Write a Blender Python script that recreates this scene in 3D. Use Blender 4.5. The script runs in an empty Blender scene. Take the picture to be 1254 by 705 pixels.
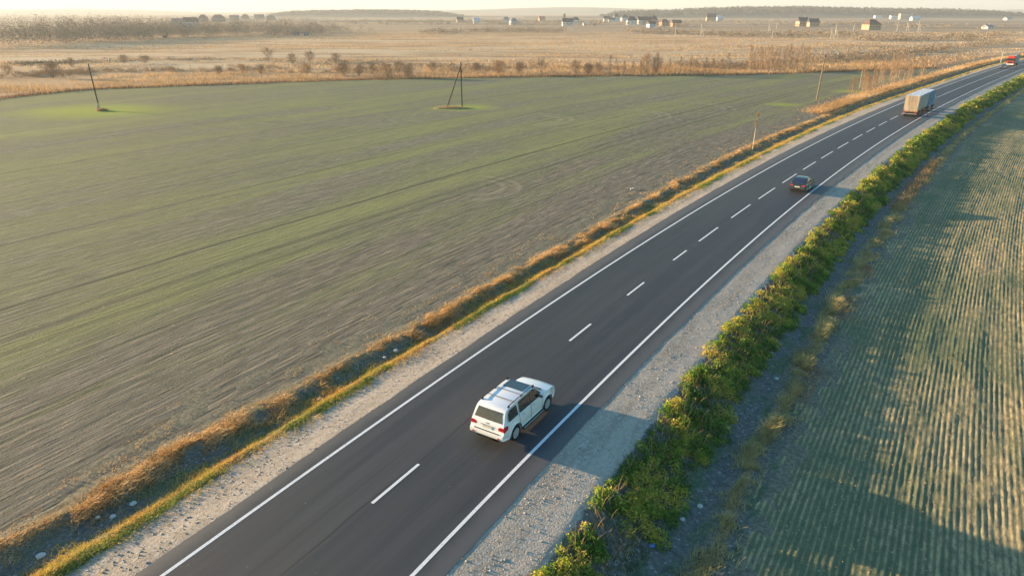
import bpy, bmesh, math, random
import numpy as np
from mathutils import Vector, Matrix
random.seed(7); RNG = np.random.default_rng(7)
S = bpy.context.scene
COL = S.collection

# ------------------------------------------------------------------ camera, sky, sun, exposure
CAM_H = 19.15; FPX = 836.0; HY = 14.0
PITCH = math.atan((352.5-HY)/FPX)
cam_d = bpy.data.cameras.new('camera'); cam = bpy.data.objects.new('camera', cam_d); COL.objects.link(cam)
cam.location = (0, 0, CAM_H); cam.rotation_euler = (math.pi/2-PITCH, 0, 0)
cam_d.sensor_width = 36; cam_d.lens = 36*FPX/1254; cam_d.clip_start = .5; cam_d.clip_end = 30000
S.camera = cam
SUN_EL = math.radians(8.4); SUN_DIR = Vector((-.930*math.cos(SUN_EL), .368*math.cos(SUN_EL), math.sin(SUN_EL))).normalized()
SUN_AZ = math.atan2(SUN_DIR.x, SUN_DIR.y)
w = bpy.data.worlds.new('World'); S.world = w; w.use_nodes = True
nt = w.node_tree; nt.nodes.clear()
sky = nt.nodes.new('ShaderNodeTexSky'); sky.sky_type = 'NISHITA'; sky.sun_disc = False
sky.sun_elevation = SUN_EL; sky.sun_rotation = SUN_AZ; sky.altitude = 100; sky.air_density = 1.0; sky.dust_density = .45; sky.ozone_density = 5.0
bg = nt.nodes.new('ShaderNodeBackground'); bg.inputs[1].default_value = .145
wo = nt.nodes.new('ShaderNodeOutputWorld'); mn = nt.nodes.new('ShaderNodeVectorMath'); mn.operation = 'MINIMUM'; mn.inputs[1].default_value = (1.9, 1.68, 1.38); nt.links.new(sky.outputs[0], mn.inputs[0]); nt.links.new(mn.outputs[0], bg.inputs[0]); nt.links.new(bg.outputs[0], wo.inputs[0])
sl = bpy.data.lights.new('sun', 'SUN'); sl.energy = 5; sl.angle = math.radians(.6); sl.color = (1, .71, .41)
so = bpy.data.objects.new('sun', sl); COL.objects.link(so); so.rotation_euler = SUN_DIR.to_track_quat('Z', 'Y').to_euler()
S.view_settings.view_transform = 'Standard'; S.view_settings.look = 'None'
S.view_settings.exposure = 1.88; S.view_settings.gamma = 1
S.render.engine = 'CYCLES'
S.cycles.volume_bounces = 0; S.cycles.max_bounces = 6

# ------------------------------------------------------------------ helpers
def at(px, py, z=0.0):
    """point of the level z seen at a pixel of the 1254x705 photograph"""
    x = (px-627)/FPX; y = (py-352.5)/FPX
    dy = math.cos(PITCH)-y*math.sin(PITCH); dz = -math.sin(PITCH)-y*math.cos(PITCH)
    k = (CAM_H-z)/-dz
    return Vector((x*k, dy*k, z))

def tag(o, label=None, cat=None, group=None, kind=None):
    if label: o['label'] = label
    if cat: o['category'] = cat
    if group: o['group'] = group
    if kind: o['kind'] = kind
    return o

def empty(name, loc=(0, 0, 0), rz=0.0):
    o = bpy.data.objects.new(name, None); COL.objects.link(o)
    o.location = loc; o.rotation_euler = (0, 0, rz); o.empty_display_size = .3
    return o

def link(name, me, m, parent=None, smooth=False):
    if m: me.materials.append(m)
    if smooth:
        me.polygons.foreach_set('use_smooth', [True]*len(me.polygons))
        try: me.set_sharp_from_angle(angle=math.radians(35))
        except Exception: pass
    o = bpy.data.objects.new(name, me); COL.objects.link(o)
    if parent: o.parent = parent
    return o

def obj_bm(name, bm, m, parent=None, smooth=False):
    me = bpy.data.meshes.new(name); bm.normal_update(); bm.to_mesh(me); bm.free()
    return link(name, me, m, parent, smooth)

def np_mesh(name, V, F, m, parent=None, uv=None, attrs=None, smooth=False):
    """V (n,3), F (k,3|4) arrays"""
    me = bpy.data.meshes.new(name); V = np.asarray(V, np.float32); F = np.asarray(F, np.int32)
    k = F.shape[1]
    me.vertices.add(len(V)); me.vertices.foreach_set('co', V.ravel())
    me.loops.add(F.size); me.loops.foreach_set('vertex_index', F.ravel())
    me.polygons.add(len(F)); me.polygons.foreach_set('loop_start', np.arange(0, F.size, k, dtype=np.int32))
    try: me.polygons.foreach_set('loop_total', np.full(len(F), k, np.int32))
    except Exception: pass
    me.update(calc_edges=True)
    if uv is not None:
        l = me.uv_layers.new(name='UVMap'); l.data.foreach_set('uv', np.asarray(uv, np.float32)[F.ravel()].ravel())
    for n, a in (attrs or {}).items():
        at_ = me.attributes.new(n, 'FLOAT', 'POINT'); at_.data.foreach_set('value', np.asarray(a, np.float32))
    if smooth: me.polygons.foreach_set('use_smooth', np.ones(len(F), bool))
    me.validate()
    if m: me.materials.append(m)
    o = bpy.data.objects.new(name, me); COL.objects.link(o)
    if parent: o.parent = parent
    return o

def grid_faces(nr, nc):
    i = np.arange(nr-1)[:, None]*nc+np.arange(nc-1)[None]
    return np.stack([i, i+1, i+1+nc, i+nc], -1).reshape(-1, 4)

def copy_tree(o, parent=None):
    c = o.copy(); COL.objects.link(c); c.parent = parent
    for ch in o.children: copy_tree(ch, c)
    return c

_tab = np.random.default_rng(3).random((256, 256)).astype(np.float64)
def vn(x, y, seed=0):
    x = np.asarray(x, float)+seed*17.3; y = np.asarray(y, float)+seed*9.1
    xi = np.floor(x).astype(int); yi = np.floor(y).astype(int); fx = x-xi; fy = y-yi
    fx = fx*fx*(3-2*fx); fy = fy*fy*(3-2*fy)
    a = _tab[xi % 256, yi % 256]; b = _tab[(xi+1) % 256, yi % 256]; c = _tab[xi % 256, (yi+1) % 256]; d = _tab[(xi+1) % 256, (yi+1) % 256]
    return (a*(1-fx)+b*fx)*(1-fy)+(c*(1-fx)+d*fx)*fy-.5
def fbm(x, y, seed=0, o=3):
    r = 0; a = 1
    for k in range(o): r = r+a*vn(x*2**k, y*2**k, seed+k); a *= .5
    return r

# ---- node helper
class NM:
    def __init__(s, name, rough=.8, spec=.3):
        s.m = bpy.data.materials.new(name); s.m.use_nodes = True; s.t = s.m.node_tree; s.t.nodes.clear()
        s.out = s.t.nodes.new('ShaderNodeOutputMaterial'); s.b = s.t.nodes.new('ShaderNodeBsdfPrincipled')
        s.t.links.new(s.b.outputs[0], s.out.inputs[0]); s.b.inputs['Roughness'].default_value = rough
        s.b.inputs['Specular IOR Level'].default_value = spec
    def n(s, ty, **kw):
        x = s.t.nodes.new(ty)
        for k, v in kw.items(): setattr(x, k, v)
        return x
    def put(s, sock, v):
        if hasattr(v, 'is_output') or isinstance(v, bpy.types.NodeSocket): s.t.links.new(v, sock)
        elif isinstance(v, (tuple, list)) and len(v) == 3 and sock.type == 'RGBA': sock.default_value = (*v, 1)
        else: sock.default_value = v
    def set(s, name, v): s.put(s.b.inputs[name], v); return s
    def pos(s): return s.n('ShaderNodeNewGeometry').outputs['Position']
    def island(s): return s.n('ShaderNodeNewGeometry').outputs['Random Per Island']
    def uv(s): return s.n('ShaderNodeTexCoord').outputs['UV']
    def attr(s, n): return s.n('ShaderNodeAttribute', attribute_name=n).outputs['Fac']
    def scale(s, v, sc):
        x = s.n('ShaderNodeMapping'); s.put(x.inputs['Vector'], v); x.inputs['Scale'].default_value = sc; return x.outputs[0]
    def noise(s, v, sc=1, det=3, rough=.55, dist=0):
        x = s.n('ShaderNodeTexNoise'); s.put(x.inputs['Vector'], v); x.inputs['Scale'].default_value = sc
        x.inputs['Detail'].default_value = det; x.inputs['Roughness'].default_value = rough; x.inputs['Distortion'].default_value = dist
        return x.outputs['Fac']
    def voro(s, v, sc=1, out='Distance', feat='F1'):
        x = s.n('ShaderNodeTexVoronoi', feature=feat); s.put(x.inputs['Vector'], v); x.inputs['Scale'].default_value = sc; return x.outputs[out]
    def ramp(s, f, stops, interp='LINEAR'):
        x = s.n('ShaderNodeValToRGB'); s.put(x.inputs[0], f); r = x.color_ramp; r.interpolation = interp
        while len(r.elements) < len(stops): r.elements.new(.5)
        for e, (p, c) in zip(r.elements, stops): e.position = p; e.color = (*c, 1) if isinstance(c, tuple) else (c, c, c, 1)
        return x.outputs[0]
    def mix(s, f, a, b, mode='MIX'):
        x = s.n('ShaderNodeMix', data_type='RGBA', blend_type=mode); s.put(x.inputs[0], f); s.put(x.inputs[6], a); s.put(x.inputs[7], b); return x.outputs[2]
    def math(s, op, a, b=0.0, c=0.0, clamp=False):
        x = s.n('ShaderNodeMath', operation=op, use_clamp=clamp); s.put(x.inputs[0], a); s.put(x.inputs[1], b); s.put(x.inputs[2], c); return x.outputs[0]
    def sep(s, v):
        x = s.n('ShaderNodeSeparateXYZ'); s.put(x.inputs[0], v); return x.outputs
    def comb(s, a, b, c=0.0):
        x = s.n('ShaderNodeCombineXYZ'); s.put(x.inputs[0], a); s.put(x.inputs[1], b); s.put(x.inputs[2], c); return x.outputs[0]
    def bump(s, h, dist=.05, st=1.0, prev=None):
        x = s.n('ShaderNodeBump'); s.put(x.inputs['Height'], h); x.inputs['Distance'].default_value = dist; x.inputs['Strength'].default_value = st
        if prev: s.put(x.inputs['Normal'], prev)
        return x.outputs[0]
    def sm(s, v, lo, hi):
        x = s.n('ShaderNodeMapRange', interpolation_type='SMOOTHSTEP'); s.put(x.inputs[0], v); x.inputs[1].default_value = lo; x.inputs[2].default_value = hi; return x.outputs[0]

def plain(name, col, rough=.6, spec=.4, metal=0.0, coat=0.0, var=.12, sc=6):
    k = NM(name, rough, spec); p = k.n('ShaderNodeTexCoord').outputs['Object']
    f = k.noise(p, sc, 4)
    k.set('Base Color', k.mix(k.sm(f, .3, .7), tuple(c*(1-var) for c in col), tuple(min(1, c*(1+var)) for c in col)))
    k.b.inputs['Metallic'].default_value = metal; k.b.inputs['Coat Weight'].default_value = coat
    return k.m

# ------------------------------------------------------------------ road axis
CP = np.array([(-10.17, 16), (-5.39, 24), (-0.47, 32), (5.89, 42), (12.45, 52), (20.6, 64), (29.02, 76), (39.18, 90), (50.43, 105), (62.03, 120),
               (77.99, 140), (94.45, 160), (115.58, 185), (137.21, 210), (159.19, 235), (181.35, 260)], float)
def make_axis():
    pre = []; p = CP[0].copy(); d = np.array([.59, 1.0]); d /= np.hypot(*d)
    for k in range(12, 0, -1): pre.append(CP[0]-d*8*k)
    post = []; p = CP[-1].copy(); h = math.atan2(.895, 1)
    for k in range(14): h += .012; p = p+np.array([math.sin(h), math.cos(h)])*16; post.append(p.copy())
    P = np.vstack([pre, CP, post])
    out = []
    for i in range(1, len(P)-2):
        a, b, c, d = P[i-1:i+3]
        for t in np.linspace(0, 1, 24, endpoint=False):
            out.append(.5*((2*b)+(-a+c)*t+(2*a-5*b+4*c-d)*t*t+(-a+3*b-3*c+d)*t**3))
    out = np.array(out)
    # smooth & resample at .5 m
    k = np.ones(31)/31; pad = 15
    sm = np.stack([np.convolve(out[:, j], k, 'valid') for j in (0, 1)], 1)
    ds = np.hypot(*np.diff(sm, axis=0).T); s = np.r_[0, np.cumsum(ds)]
    S_ = np.arange(0, s[-1], .5)
    return np.stack([np.interp(S_, s, sm[:, 0]), np.interp(S_, s, sm[:, 1])], 1)
AX = make_axis(); AT = np.gradient(AX, axis=0); AT /= np.hypot(*AT.T)[:, None]; AN = np.stack([AT[:, 1], -AT[:, 0]], 1)
i0 = int(np.argmin(np.abs(AX[:, 1]-16))); SS = (np.arange(len(AX))-i0)*.5   # s = 0 where the axis is level with y = 16
SMIN, SMAX = SS[0], SS[-1]
def ax(s):
    s = np.asarray(s, float); return np.stack([np.interp(s, SS, AX[:, 0]), np.interp(s, SS, AX[:, 1])], -1)
def axn(s):
    n = np.stack([np.interp(s, SS, AN[:, 0]), np.interp(s, SS, AN[:, 1])], -1); return n
def su(s, u, z=0.0):
    p = ax(s)+axn(s)*np.asarray(u, float)[..., None]; z = np.broadcast_to(z, p.shape[:-1])
    return np.concatenate([p, z[..., None]], -1)
def to_su(xy):
    xy = np.asarray(xy, float); so_, uo_ = [], []
    sub = AX[::4]
    for k in range(0, len(xy), 4000):
        q = xy[k:k+4000]; d = ((q[:, None]-sub[None])**2).sum(-1); i = d.argmin(1)*4
        v = q-AX[i]; so_.append(SS[i]+(v*AT[i]).sum(1)); uo_.append((v*AN[i]).sum(1))
    return np.concatenate(so_), np.concatenate(uo_)
def s_at_y(y): return float(np.interp(y, AX[:, 1], SS))
def y_of(s): return np.interp(s, SS, AX[:, 1])
def u_in(s):  return np.interp(y_of(s), [19, 29, 45, 62, 90, 122, 150, 176], [-7.35, -7.5, -7.3, -7.4, -7.6, -8.1, -8.4, -7.7])    # gravel / verge, left
def u_out(s): return np.interp(y_of(s), [20, 24, 29, 38, 52, 62, 77, 102, 130, 230], [-11.1, -10.8, -10.2, -9.85, -9.7, -10.1, -10.9, -11.9, -12, -12])  # far bank of the left ditch
UL = -21.0; UR = 15.0
def z_side(s, u):
    """height of the roadside earthworks"""
    a = u_in(s); b = u_out(s); w_ = a-b
    xs = [b-6, b-1.3, b-.1, b+.38*w_, b+.55*w_, a-.35, a+.9]
    zs = [-.47, -.44, -.34, -.66, -.63, -.22, -.16]
    z = np.full(u.shape, 0.0)
    left = np.full(u.shape, zs[0])
    for i in range(len(xs)-1):
        t = np.clip((u-xs[i])/(xs[i+1]-xs[i]), 0, 1); t = t*t*(3-2*t); left = left+(zs[i+1]-zs[i])*t
    t = np.clip((u-(a+.9))/(-4.9-(a+.9)), 0, 1); left = left+(.135)*t
    xr = [4.9, 7.5, 8.2, 10.4, 11.6, 12.6, 14.5]; zr = [-.025, -.14, -.3, -1.25, -1.5, -1.22, -1.25]
    right = np.interp(u, xr, zr)
    z = np.where(u < 0, left, right)
    n = fbm(s*.9, u*1.6, 5)*.10+fbm(s*.25, u*.5, 9)*.12
    k = np.where(u < 0, np.clip((u_in(s)+.4-u)/1.0, .08, 1), np.clip((u-7.3)/1.0, .08, 1))*np.clip((np.abs(u)-4.9)/.6, 0, 1)
    k = k*np.where(u < u_out(s)-.6, .3, 1.0)
    return z+n*k*np.clip((u-UL)/3, 0, 1)*np.clip((UR-u)/2, 0, 1)+vn(s*3, u*3, 2)*.010*np.clip((np.abs(u)-4.9)/.5, 0, 1)

# ------------------------------------------------------------------ materials of the land
def mat_asphalt():
    k = NM('asphalt', .62, .42); uv = k.uv(); s_, u_, _ = k.sep(uv)
    p = k.pos()
    st = k.noise(k.scale(uv, (.035, 1.1, 1)), 1, 4, .6)
    st2 = k.noise(k.scale(uv, (.25, 5, 1)), 1, 3)
    fine = k.noise(p, 34, 3, .7)
    c = k.mix(k.sm(st, .35, .68), (.034, .038, .044), (.052, .056, .062))
    c = k.mix(k.math('MULTIPLY', k.sm(st2, .45, .75), .35), c, (.072, .070, .070))
    # wheel tracks: four polished bands
    tr = None
    for cx in (-2.75, -1.05, 1.05, 2.75):
        d = k.math('SUBTRACT', 1.0, k.sm(k.math('ABSOLUTE', k.math('SUBTRACT', u_, cx)), .12, .55))
        tr = d if tr is None else k.math('ADD', tr, d)
    trn = k.math('MULTIPLY', tr, k.sm(k.noise(k.scale(uv, (.05, .7, 1)), 1, 3), .25, .7))
    c = k.mix(k.math('MULTIPLY', trn, .38), c, (.040, .037, .038))
    # paver joint and a few sealed cracks running along the road
    for cx, wd, amp in ((-.22, .07, .85), (-1.25, .075, .7), (1.6, .04, .4)):
        wob = k.math('MULTIPLY', k.math('SUBTRACT', k.noise(k.comb(k.math('MULTIPLY', s_, .12), cx), 1, 2), .5), .5)
        d = k.math('ABSOLUTE', k.math('SUBTRACT', k.math('SUBTRACT', u_, cx), wob))
        f = k.math('MULTIPLY', k.math('SUBTRACT', 1.0, k.sm(d, wd*.3, wd)), k.sm(k.noise(k.comb(k.math('MULTIPLY', s_, .07), cx*3), 1, 2), .44, .56))
        c = k.mix(k.math('MULTIPLY', f, amp), c, (.022, .021, .021))
    pt = k.noise(k.scale(uv, (.02, .35, 1)), 1, 2); c = k.mix(k.math('MULTIPLY', k.sm(pt, .52, .60), .35), c, (.070, .069, .070))
    # dusty, lighter edges
    e = k.sm(k.math('ADD', k.math('ABSOLUTE', u_), k.math('MULTIPLY', k.noise(uv, .8, 4), .6)), 4.15, 5.1)
    c = k.mix(k.math('MULTIPLY', e, .55), c, (.155, .145, .135))
    c = k.mix(k.math('MULTIPLY', k.sm(fine, .55, .8), .25), c, (.14, .13, .125))
    # pale specks
    v = k.voro(uv, 1.3); c = k.mix(k.math('MULTIPLY', k.math('SUBTRACT', 1.0, k.sm(v, .02, .05)), .5), c, (.35, .33, .30))
    k.set('Base Color', c); k.set('Roughness', k.math('ADD', .56, k.math('MULTIPLY', st, .18)))
    k.set('Normal', k.bump(fine, .006, .6)); return k.m

def mat_paint():
    k = NM('road_paint', .55, .4); uv = k.uv(); p = k.pos()
    n = k.noise(p, 9, 5, .7); n2 = k.noise(p, .7, 3)
    c = k.mix(k.math('MULTIPLY', k.sm(n, .50, .68), .6), (.80, .80, .79), (.32, .31, .30))
    c = k.mix(k.math('MULTIPLY', k.sm(n2, .5, .8), .3), c, (.55, .53, .50))
    k.set('Base Color', c); return k.m

def mat_side():
    """gravel shoulders, earth slopes and ditch beds, weighted by attributes"""
    k = NM('roadside_earth', .92, .2); p = k.pos(); uv = k.uv(); s_, u_, _ = k.sep(uv)
    n1 = k.noise(k.scale(uv, (.22, 1.0, 1)), 1, 5, .6); n2 = k.noise(p, 5, 4, .65); n3 = k.noise(p, 22, 3, .7)
    v = k.voro(p, 9, 'Color'); vd = k.voro(p, 9)
    vr = k.sep(v)[0]
    grav = k.mix(k.sm(n1, .3, .7), (.34, .285, .22), (.49, .415, .325))
    grav = k.mix(k.math('MULTIPLY', k.sm(n2, .4, .75), .6), grav, (.24, .21, .18))
    grav = k.mix(k.math('MULTIPLY', k.sm(vr, .72, .9), .6), grav, (.52, .48, .42))
    grav = k.mix(k.math('MULTIPLY', k.sm(n3, .5, .75), .35), grav, (.14, .125, .11))
    # pale wheel path of packed dust
    d = k.math('ABSOLUTE', k.math('SUBTRACT', k.math('SUBTRACT', u_, 6.95), k.math('MULTIPLY', k.math('SUBTRACT', k.noise(k.comb(k.math('MULTIPLY', s_, .04), 3.0), 1, 2), .5), 1.2)))
    trk = k.math('SUBTRACT', 1.0, k.sm(d, .15, .55))
    grav = k.mix(k.math('MULTIPLY', trk, .55), grav, (.50, .43, .35))
    earth = k.mix(k.sm(n2, .3, .7), (.085, .088, .075), (.18, .175, .145))
    earth = k.mix(k.math('MULTIPLY', k.sm(vr, .93, .97), .5), earth, (.42, .40, .37))
    moss = k.mix(k.sm(n2, .35, .7), (.06, .095, .055), (.13, .165, .085))
    earth = k.mix(k.sm(k.noise(k.scale(uv, (.35, .9, 1)), 1, 4), .48, .62), earth, moss)
    straw = k.mix(k.sm(n2, .3, .7), (.16, .115, .06), (.30, .22, .115))
    fld = k.mix(k.sm(n2, .35, .65), (.12, .115, .08), (.23, .21, .145))
    g = k.sm(k.math('ADD', k.attr('gravel'), k.math('MULTIPLY', k.math('SUBTRACT', k.noise(p, 1.4, 5, .65), .5), .9)), .40, .60)
    st = k.sm(k.math('ADD', k.attr('straw'), k.math('MULTIPLY', k.math('SUBTRACT', k.noise(p, 1.7, 5, .65), .5), 1.0)), .42, .60)
    fl = k.sm(k.math('ADD', k.attr('soil'), k.math('MULTIPLY', k.math('SUBTRACT', k.noise(p, .9, 5, .65), .5), .9)), .40, .60)
    c = k.mix(g, k.mix(st, k.mix(fl, earth, fld), straw), grav)
    k.set('Base Color', c)
    h = k.math('ADD', k.math('MULTIPLY', k.sm(vd, .0, .6), .6), k.math('ADD', k.math('MULTIPLY', n3, .7), k.math('MULTIPLY', n2, .9)))
    k.set('Normal', k.bump(h, .020, .7)); return k.m

def mat_left():
    """young winter crop drilled parallel to the road, bare brown soil between"""
    k = NM('left_field_soil', .95, .15); uv = k.uv(); s_, u_, _ = k.sep(uv); p = k.pos()
    band = k.noise(k.scale(uv, (.010, .115, 1)), 1, 5, .62, .3)         # wide strips of thicker crop
    strk = k.noise(k.scale(uv, (.05, 1.6, 1)), 1, 4, .65)              # drill rows, uneven
    row = k.noise(k.scale(uv, (.35, 7.0, 1)), 1, 3, .6)
    blot = k.noise(p, .055, 4, .6); fine = k.noise(p, 7, 4, .75); mid = k.noise(k.scale(uv, (.45, 2.0, 1)), 1, 4, .7)
    lin = k.noise(k.scale(uv, (.22, 3.6, 1)), 1, 3, .65); lin2 = k.noise(k.scale(uv, (.03, .8, 1)), 1, 3, .6)
    g = k.math('ADD', k.math('MULTIPLY', band, .95), k.math('MULTIPLY', blot, .35))
    near = k.math('MULTIPLY', k.sm(u_, -30, -11), .26)                 # thin crop next to the ditch
    g = k.math('SUBTRACT', k.math('ADD', g, k.math('MULTIPLY', strk, .45)), near)
    g = k.sm(g, .68, 1.0)
    soil = k.mix(k.sm(mid, .3, .72), (.122, .118, .098), (.280, .250, .195))
    soil = k.mix(k.math('MULTIPLY', k.sm(k.math('ADD', k.math('MULTIPLY', row, .5), k.math('MULTIPLY', strk, .5)), .42, .62), .6), soil, (.075, .078, .055))
    soil = k.mix(k.math('MULTIPLY', k.math('SUBTRACT', 1.0, k.sm(u_, -60, -20)), .6), soil, k.mix(k.sm(mid, .3, .72), (.135, .145, .105), (.27, .27, .195)))
    crop = k.mix(k.sm(k.math('ADD', k.math('MULTIPLY', band, .5), k.math('MULTIPLY', fine, .5)), .3, .68), (.120, .148, .070), (.255, .280, .110))
    c = k.mix(k.math('MULTIPLY', g, .82), soil, crop)
    c = k.mix(k.math('MULTIPLY', k.sm(lin, .50, .64), .42), c, (.085, .092, .072))
    c = k.mix(k.math('MULTIPLY', k.sm(lin2, .54, .66), .32), c, (.12, .12, .10))
    for (x, y, r1) in TURNS:
        dv = k.n('ShaderNodeVectorMath', operation='DISTANCE'); k.put(dv.inputs[0], k.scale(p, (1, 1, 0))); dv.inputs[1].default_value = (x, y, 0)
        dd = k.math('ADD', dv.outputs['Value'], k.math('MULTIPLY', k.math('SUBTRACT', blot, .5), 2.0)); sx = k.sep(p)[0]
        for rr_ in (r1, r1+2.0):
            f = k.math('SUBTRACT', 1.0, k.sm(k.math('ABSOLUTE', k.math('SUBTRACT', dd, rr_)), .1, .6))
            f = k.math('MULTIPLY', f, k.sm(sx, x-1, x+r1*.6)); c = k.mix(k.math('MULTIPLY', f, .32), c, (.36, .32, .24))

    # brighter green rings round the poles where nothing was driven over
    for (x, y, r) in POLE_RINGS:
        dv = k.n('ShaderNodeVectorMath', operation='DISTANCE'); k.put(dv.inputs[0], k.scale(p, (1, 1.35, 0))); dv.inputs[1].default_value = (x, y*1.35, 0)
        f = k.math('SUBTRACT', 1.0, k.sm(k.math('ADD', dv.outputs['Value'], k.math('MULTIPLY', blot, 9)), r*.6, r*1.8))
        c = k.mix(k.math('MULTIPLY', f, .85), c, (.28, .34, .06))
    # tramlines
    for cx, wd, am in ((-29.3, .35, .5), (-31.2, .35, .5), (-36.5, .20, .9), (-20.6, .15, .35), (-24.4, .2, .3), (-44.6, .2, .35), (-52.8, .25, .5), (-61, .22, .4), (-69, .22, .35), (-86, .3, .4), (-103, .3, .3)):
        d = k.math('ABSOLUTE', k.math('SUBTRACT', k.math('SUBTRACT', u_, cx), k.math('MULTIPLY', k.math('SUBTRACT', k.noise(k.comb(k.math('MULTIPLY', s_, .015), cx), 1, 2), .5), 1.6)))
        f = k.math('MULTIPLY', k.math('SUBTRACT', 1.0, k.sm(d, wd*.4, wd*1.6)), k.sm(k.noise(k.comb(k.math('MULTIPLY', s_, .02), cx*5), 1, 3), .30, .52))
        c = k.mix(k.math('MULTIPLY', f, am), c, (.065, .072, .058))
    vv = k.voro(p, 1.1, 'Color'); vd = k.voro(p, 1.1)
    fl = k.math('MULTIPLY', k.math('SUBTRACT', 1.0, k.sm(vd, .03, .16)), k.sm(k.sep(vv)[0], .62, .66))
    c = k.mix(k.math('MULTIPLY', fl, .65), c, (.42, .34, .22))
    k.set('Base Color', c)
    h = k.math('ADD', k.math('ADD', k.math('MULTIPLY', lin, 1.5), k.math('MULTIPLY', fine, 1.0)), k.math('ADD', k.math('MULTIPLY', mid, 1.2), k.math('MULTIPLY', strk, 1.3)))
    b1 = k.bump(h, .12, .85); b2 = k.bump(blot, .35, .6, b1)
    k.set('Normal', b2); return k.m

def mat_right():
    k = NM('right_field_soil', .95, .15); uv = k.uv(); s_, u_, _ = k.sep(uv); p = k.pos()
    band = k.noise(k.scale(uv, (.02, .30, 1)), 1, 4, .6); strk = k.noise(k.scale(uv, (.12, 2.4, 1)), 1, 3, .6)
    blot = k.noise(p, .11, 4, .6); fine = k.noise(p, 9, 4, .75); mid = k.noise(k.scale(uv, (1.3, 3.2, 1)), 1, 4, .7)
    row = k.math('MULTIPLY', k.math('ADD', k.math('SINE', k.math('MULTIPLY', u_, 2*math.pi/.26)), 1.0), .5)
    soil = k.mix(k.sm(mid, .3, .7), (.18, .155, .10), (.54, .41, .21))
    crop = k.mix(k.sm(fine, .3, .7), (.062, .102, .060), (.120, .160, .080))
    g = k.math('ADD', k.math('ADD', k.math('MULTIPLY', blot, .8), k.math('MULTIPLY', band, .45)), k.math('ADD', k.math('MULTIPLY', strk, .35), k.math('MULTIPLY', row, -.26)))
    verge = k.math('MULTIPLY', k.math('SUBTRACT', 1.0, k.sm(k.math('ADD', u_, k.math('MULTIPLY', blot, 3)), 13.5, 17.0)), .22)
    g = k.math('SUBTRACT', g, k.math('MULTIPLY', k.sm(u_, 17, 24), .10))  # less green beyond the bank's shade: sunlit gold put into the colour
    g = k.sm(k.math('SUBTRACT', g, verge), .42, .74)
    c = k.mix(k.math('MULTIPLY', g, .85), soil, crop)
    clod = k.noise(k.scale(uv, (2.2, 4.5, 1)), 1, 3, .7); c = k.mix(k.math('MULTIPLY', k.sm(clod, .55, .75), .45), c, (.055, .075, .055))
    vd = k.voro(k.scale(uv, (1, 1.6, 1)), 3.2); vc = k.sep(k.voro(k.scale(uv, (1, 1.6, 1)), 3.2, 'Color'))[0]
    fl = k.math('MULTIPLY', k.math('SUBTRACT', 1.0, k.sm(vd, .08, .3)), k.sm(vc, .70, .76))
    c = k.mix(k.math('MULTIPLY', fl, .7), c, (.46, .38, .25))
    k.set('Base Color', c)
    h = k.math('ADD', k.math('MULTIPLY', fine, .7), k.math('ADD', k.math('MULTIPLY', mid, .9), k.math('MULTIPLY', strk, .6)))
    k.set('Normal', k.bump(h, .055, .8)); return k.m

def mat_meadow():
    k = NM('dry_meadow', .95, .15); p = k.pos()
    ps = k.scale(p, (.35, 1.0, 1)); x_, y_, _ = k.sep(p)
    a = k.noise(ps, .018, 5, .62, .4); b = k.noise(ps, .06, 5, .65, .3); f = k.noise(k.scale(p, (.6, 1, 1)), .7, 4, .7); big = k.noise(k.scale(p, (.25, 1, 1)), .0035, 5, .6, .5)
    c = k.mix(k.sm(b, .36, .64), (.62, .44, .26), (.38, .245, .135))
    c = k.mix(k.math('MULTIPLY', k.sm(a, .48, .62), .75), c, (.62, .49, .31))
    c = k.mix(k.math('MULTIPLY', k.sm(f, .5, .78), .5), c, (.19, .12, .065))
    nearred = k.math('SUBTRACT', 1.0, k.sm(k.math('ADD', k.math('SUBTRACT', y_, k.math('MULTIPLY', x_, .12)), k.math('MULTIPLY', b, 50)), 262, 315))
    c = k.mix(k.math('MULTIPLY', nearred, .6), c, (.38, .20, .085))
    rr_ = k.math('MULTIPLY', k.sm(k.math('SUBTRACT', x_, k.math('MULTIPLY', y_, .22)), 20, 70), k.math('SUBTRACT', 1.0, k.sm(k.math('ADD', y_, k.math('MULTIPLY', b, 60)), 340, 400)))
    c = k.mix(k.math('MULTIPLY', rr_, .75), c, (.34, .20, .10))
    far = k.sm(y_, 560, 820)
    c2 = k.ramp(big, [(.30, (.12, .13, .065)), (.44, (.27, .19, .12)), (.55, (.42, .30, .18)), (.68, (.20, .145, .10))])
    c = k.mix(far, c, c2)
    k.set('Base Color', c); k.set('Normal', k.bump(k.math('ADD', b, f), .8, .5)); return k.m

TURNS = [(q_.x, q_.y, r_) for q_, r_ in ((at(575, 229, -.45), 4.0), (at(650, 146, -.45), 6.0), (at(770, 141, -.45), 6.0), (at(835, 132, -.45), 9.0))]
POLE_RINGS = []
for px, py, r in ((118, 136, 15), (565, 132, 8), (1040, 112, 7), (960, 128, 6)):
    q = at(px, py, -.45); POLE_RINGS.append((q.x, q.y, r))

M_ASPH, M_PAINT, M_SIDE, M_LEFT, M_RIGHT, M_MEAD = mat_asphalt(), mat_paint(), mat_side(), mat_left(), mat_right(), mat_meadow()

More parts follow.
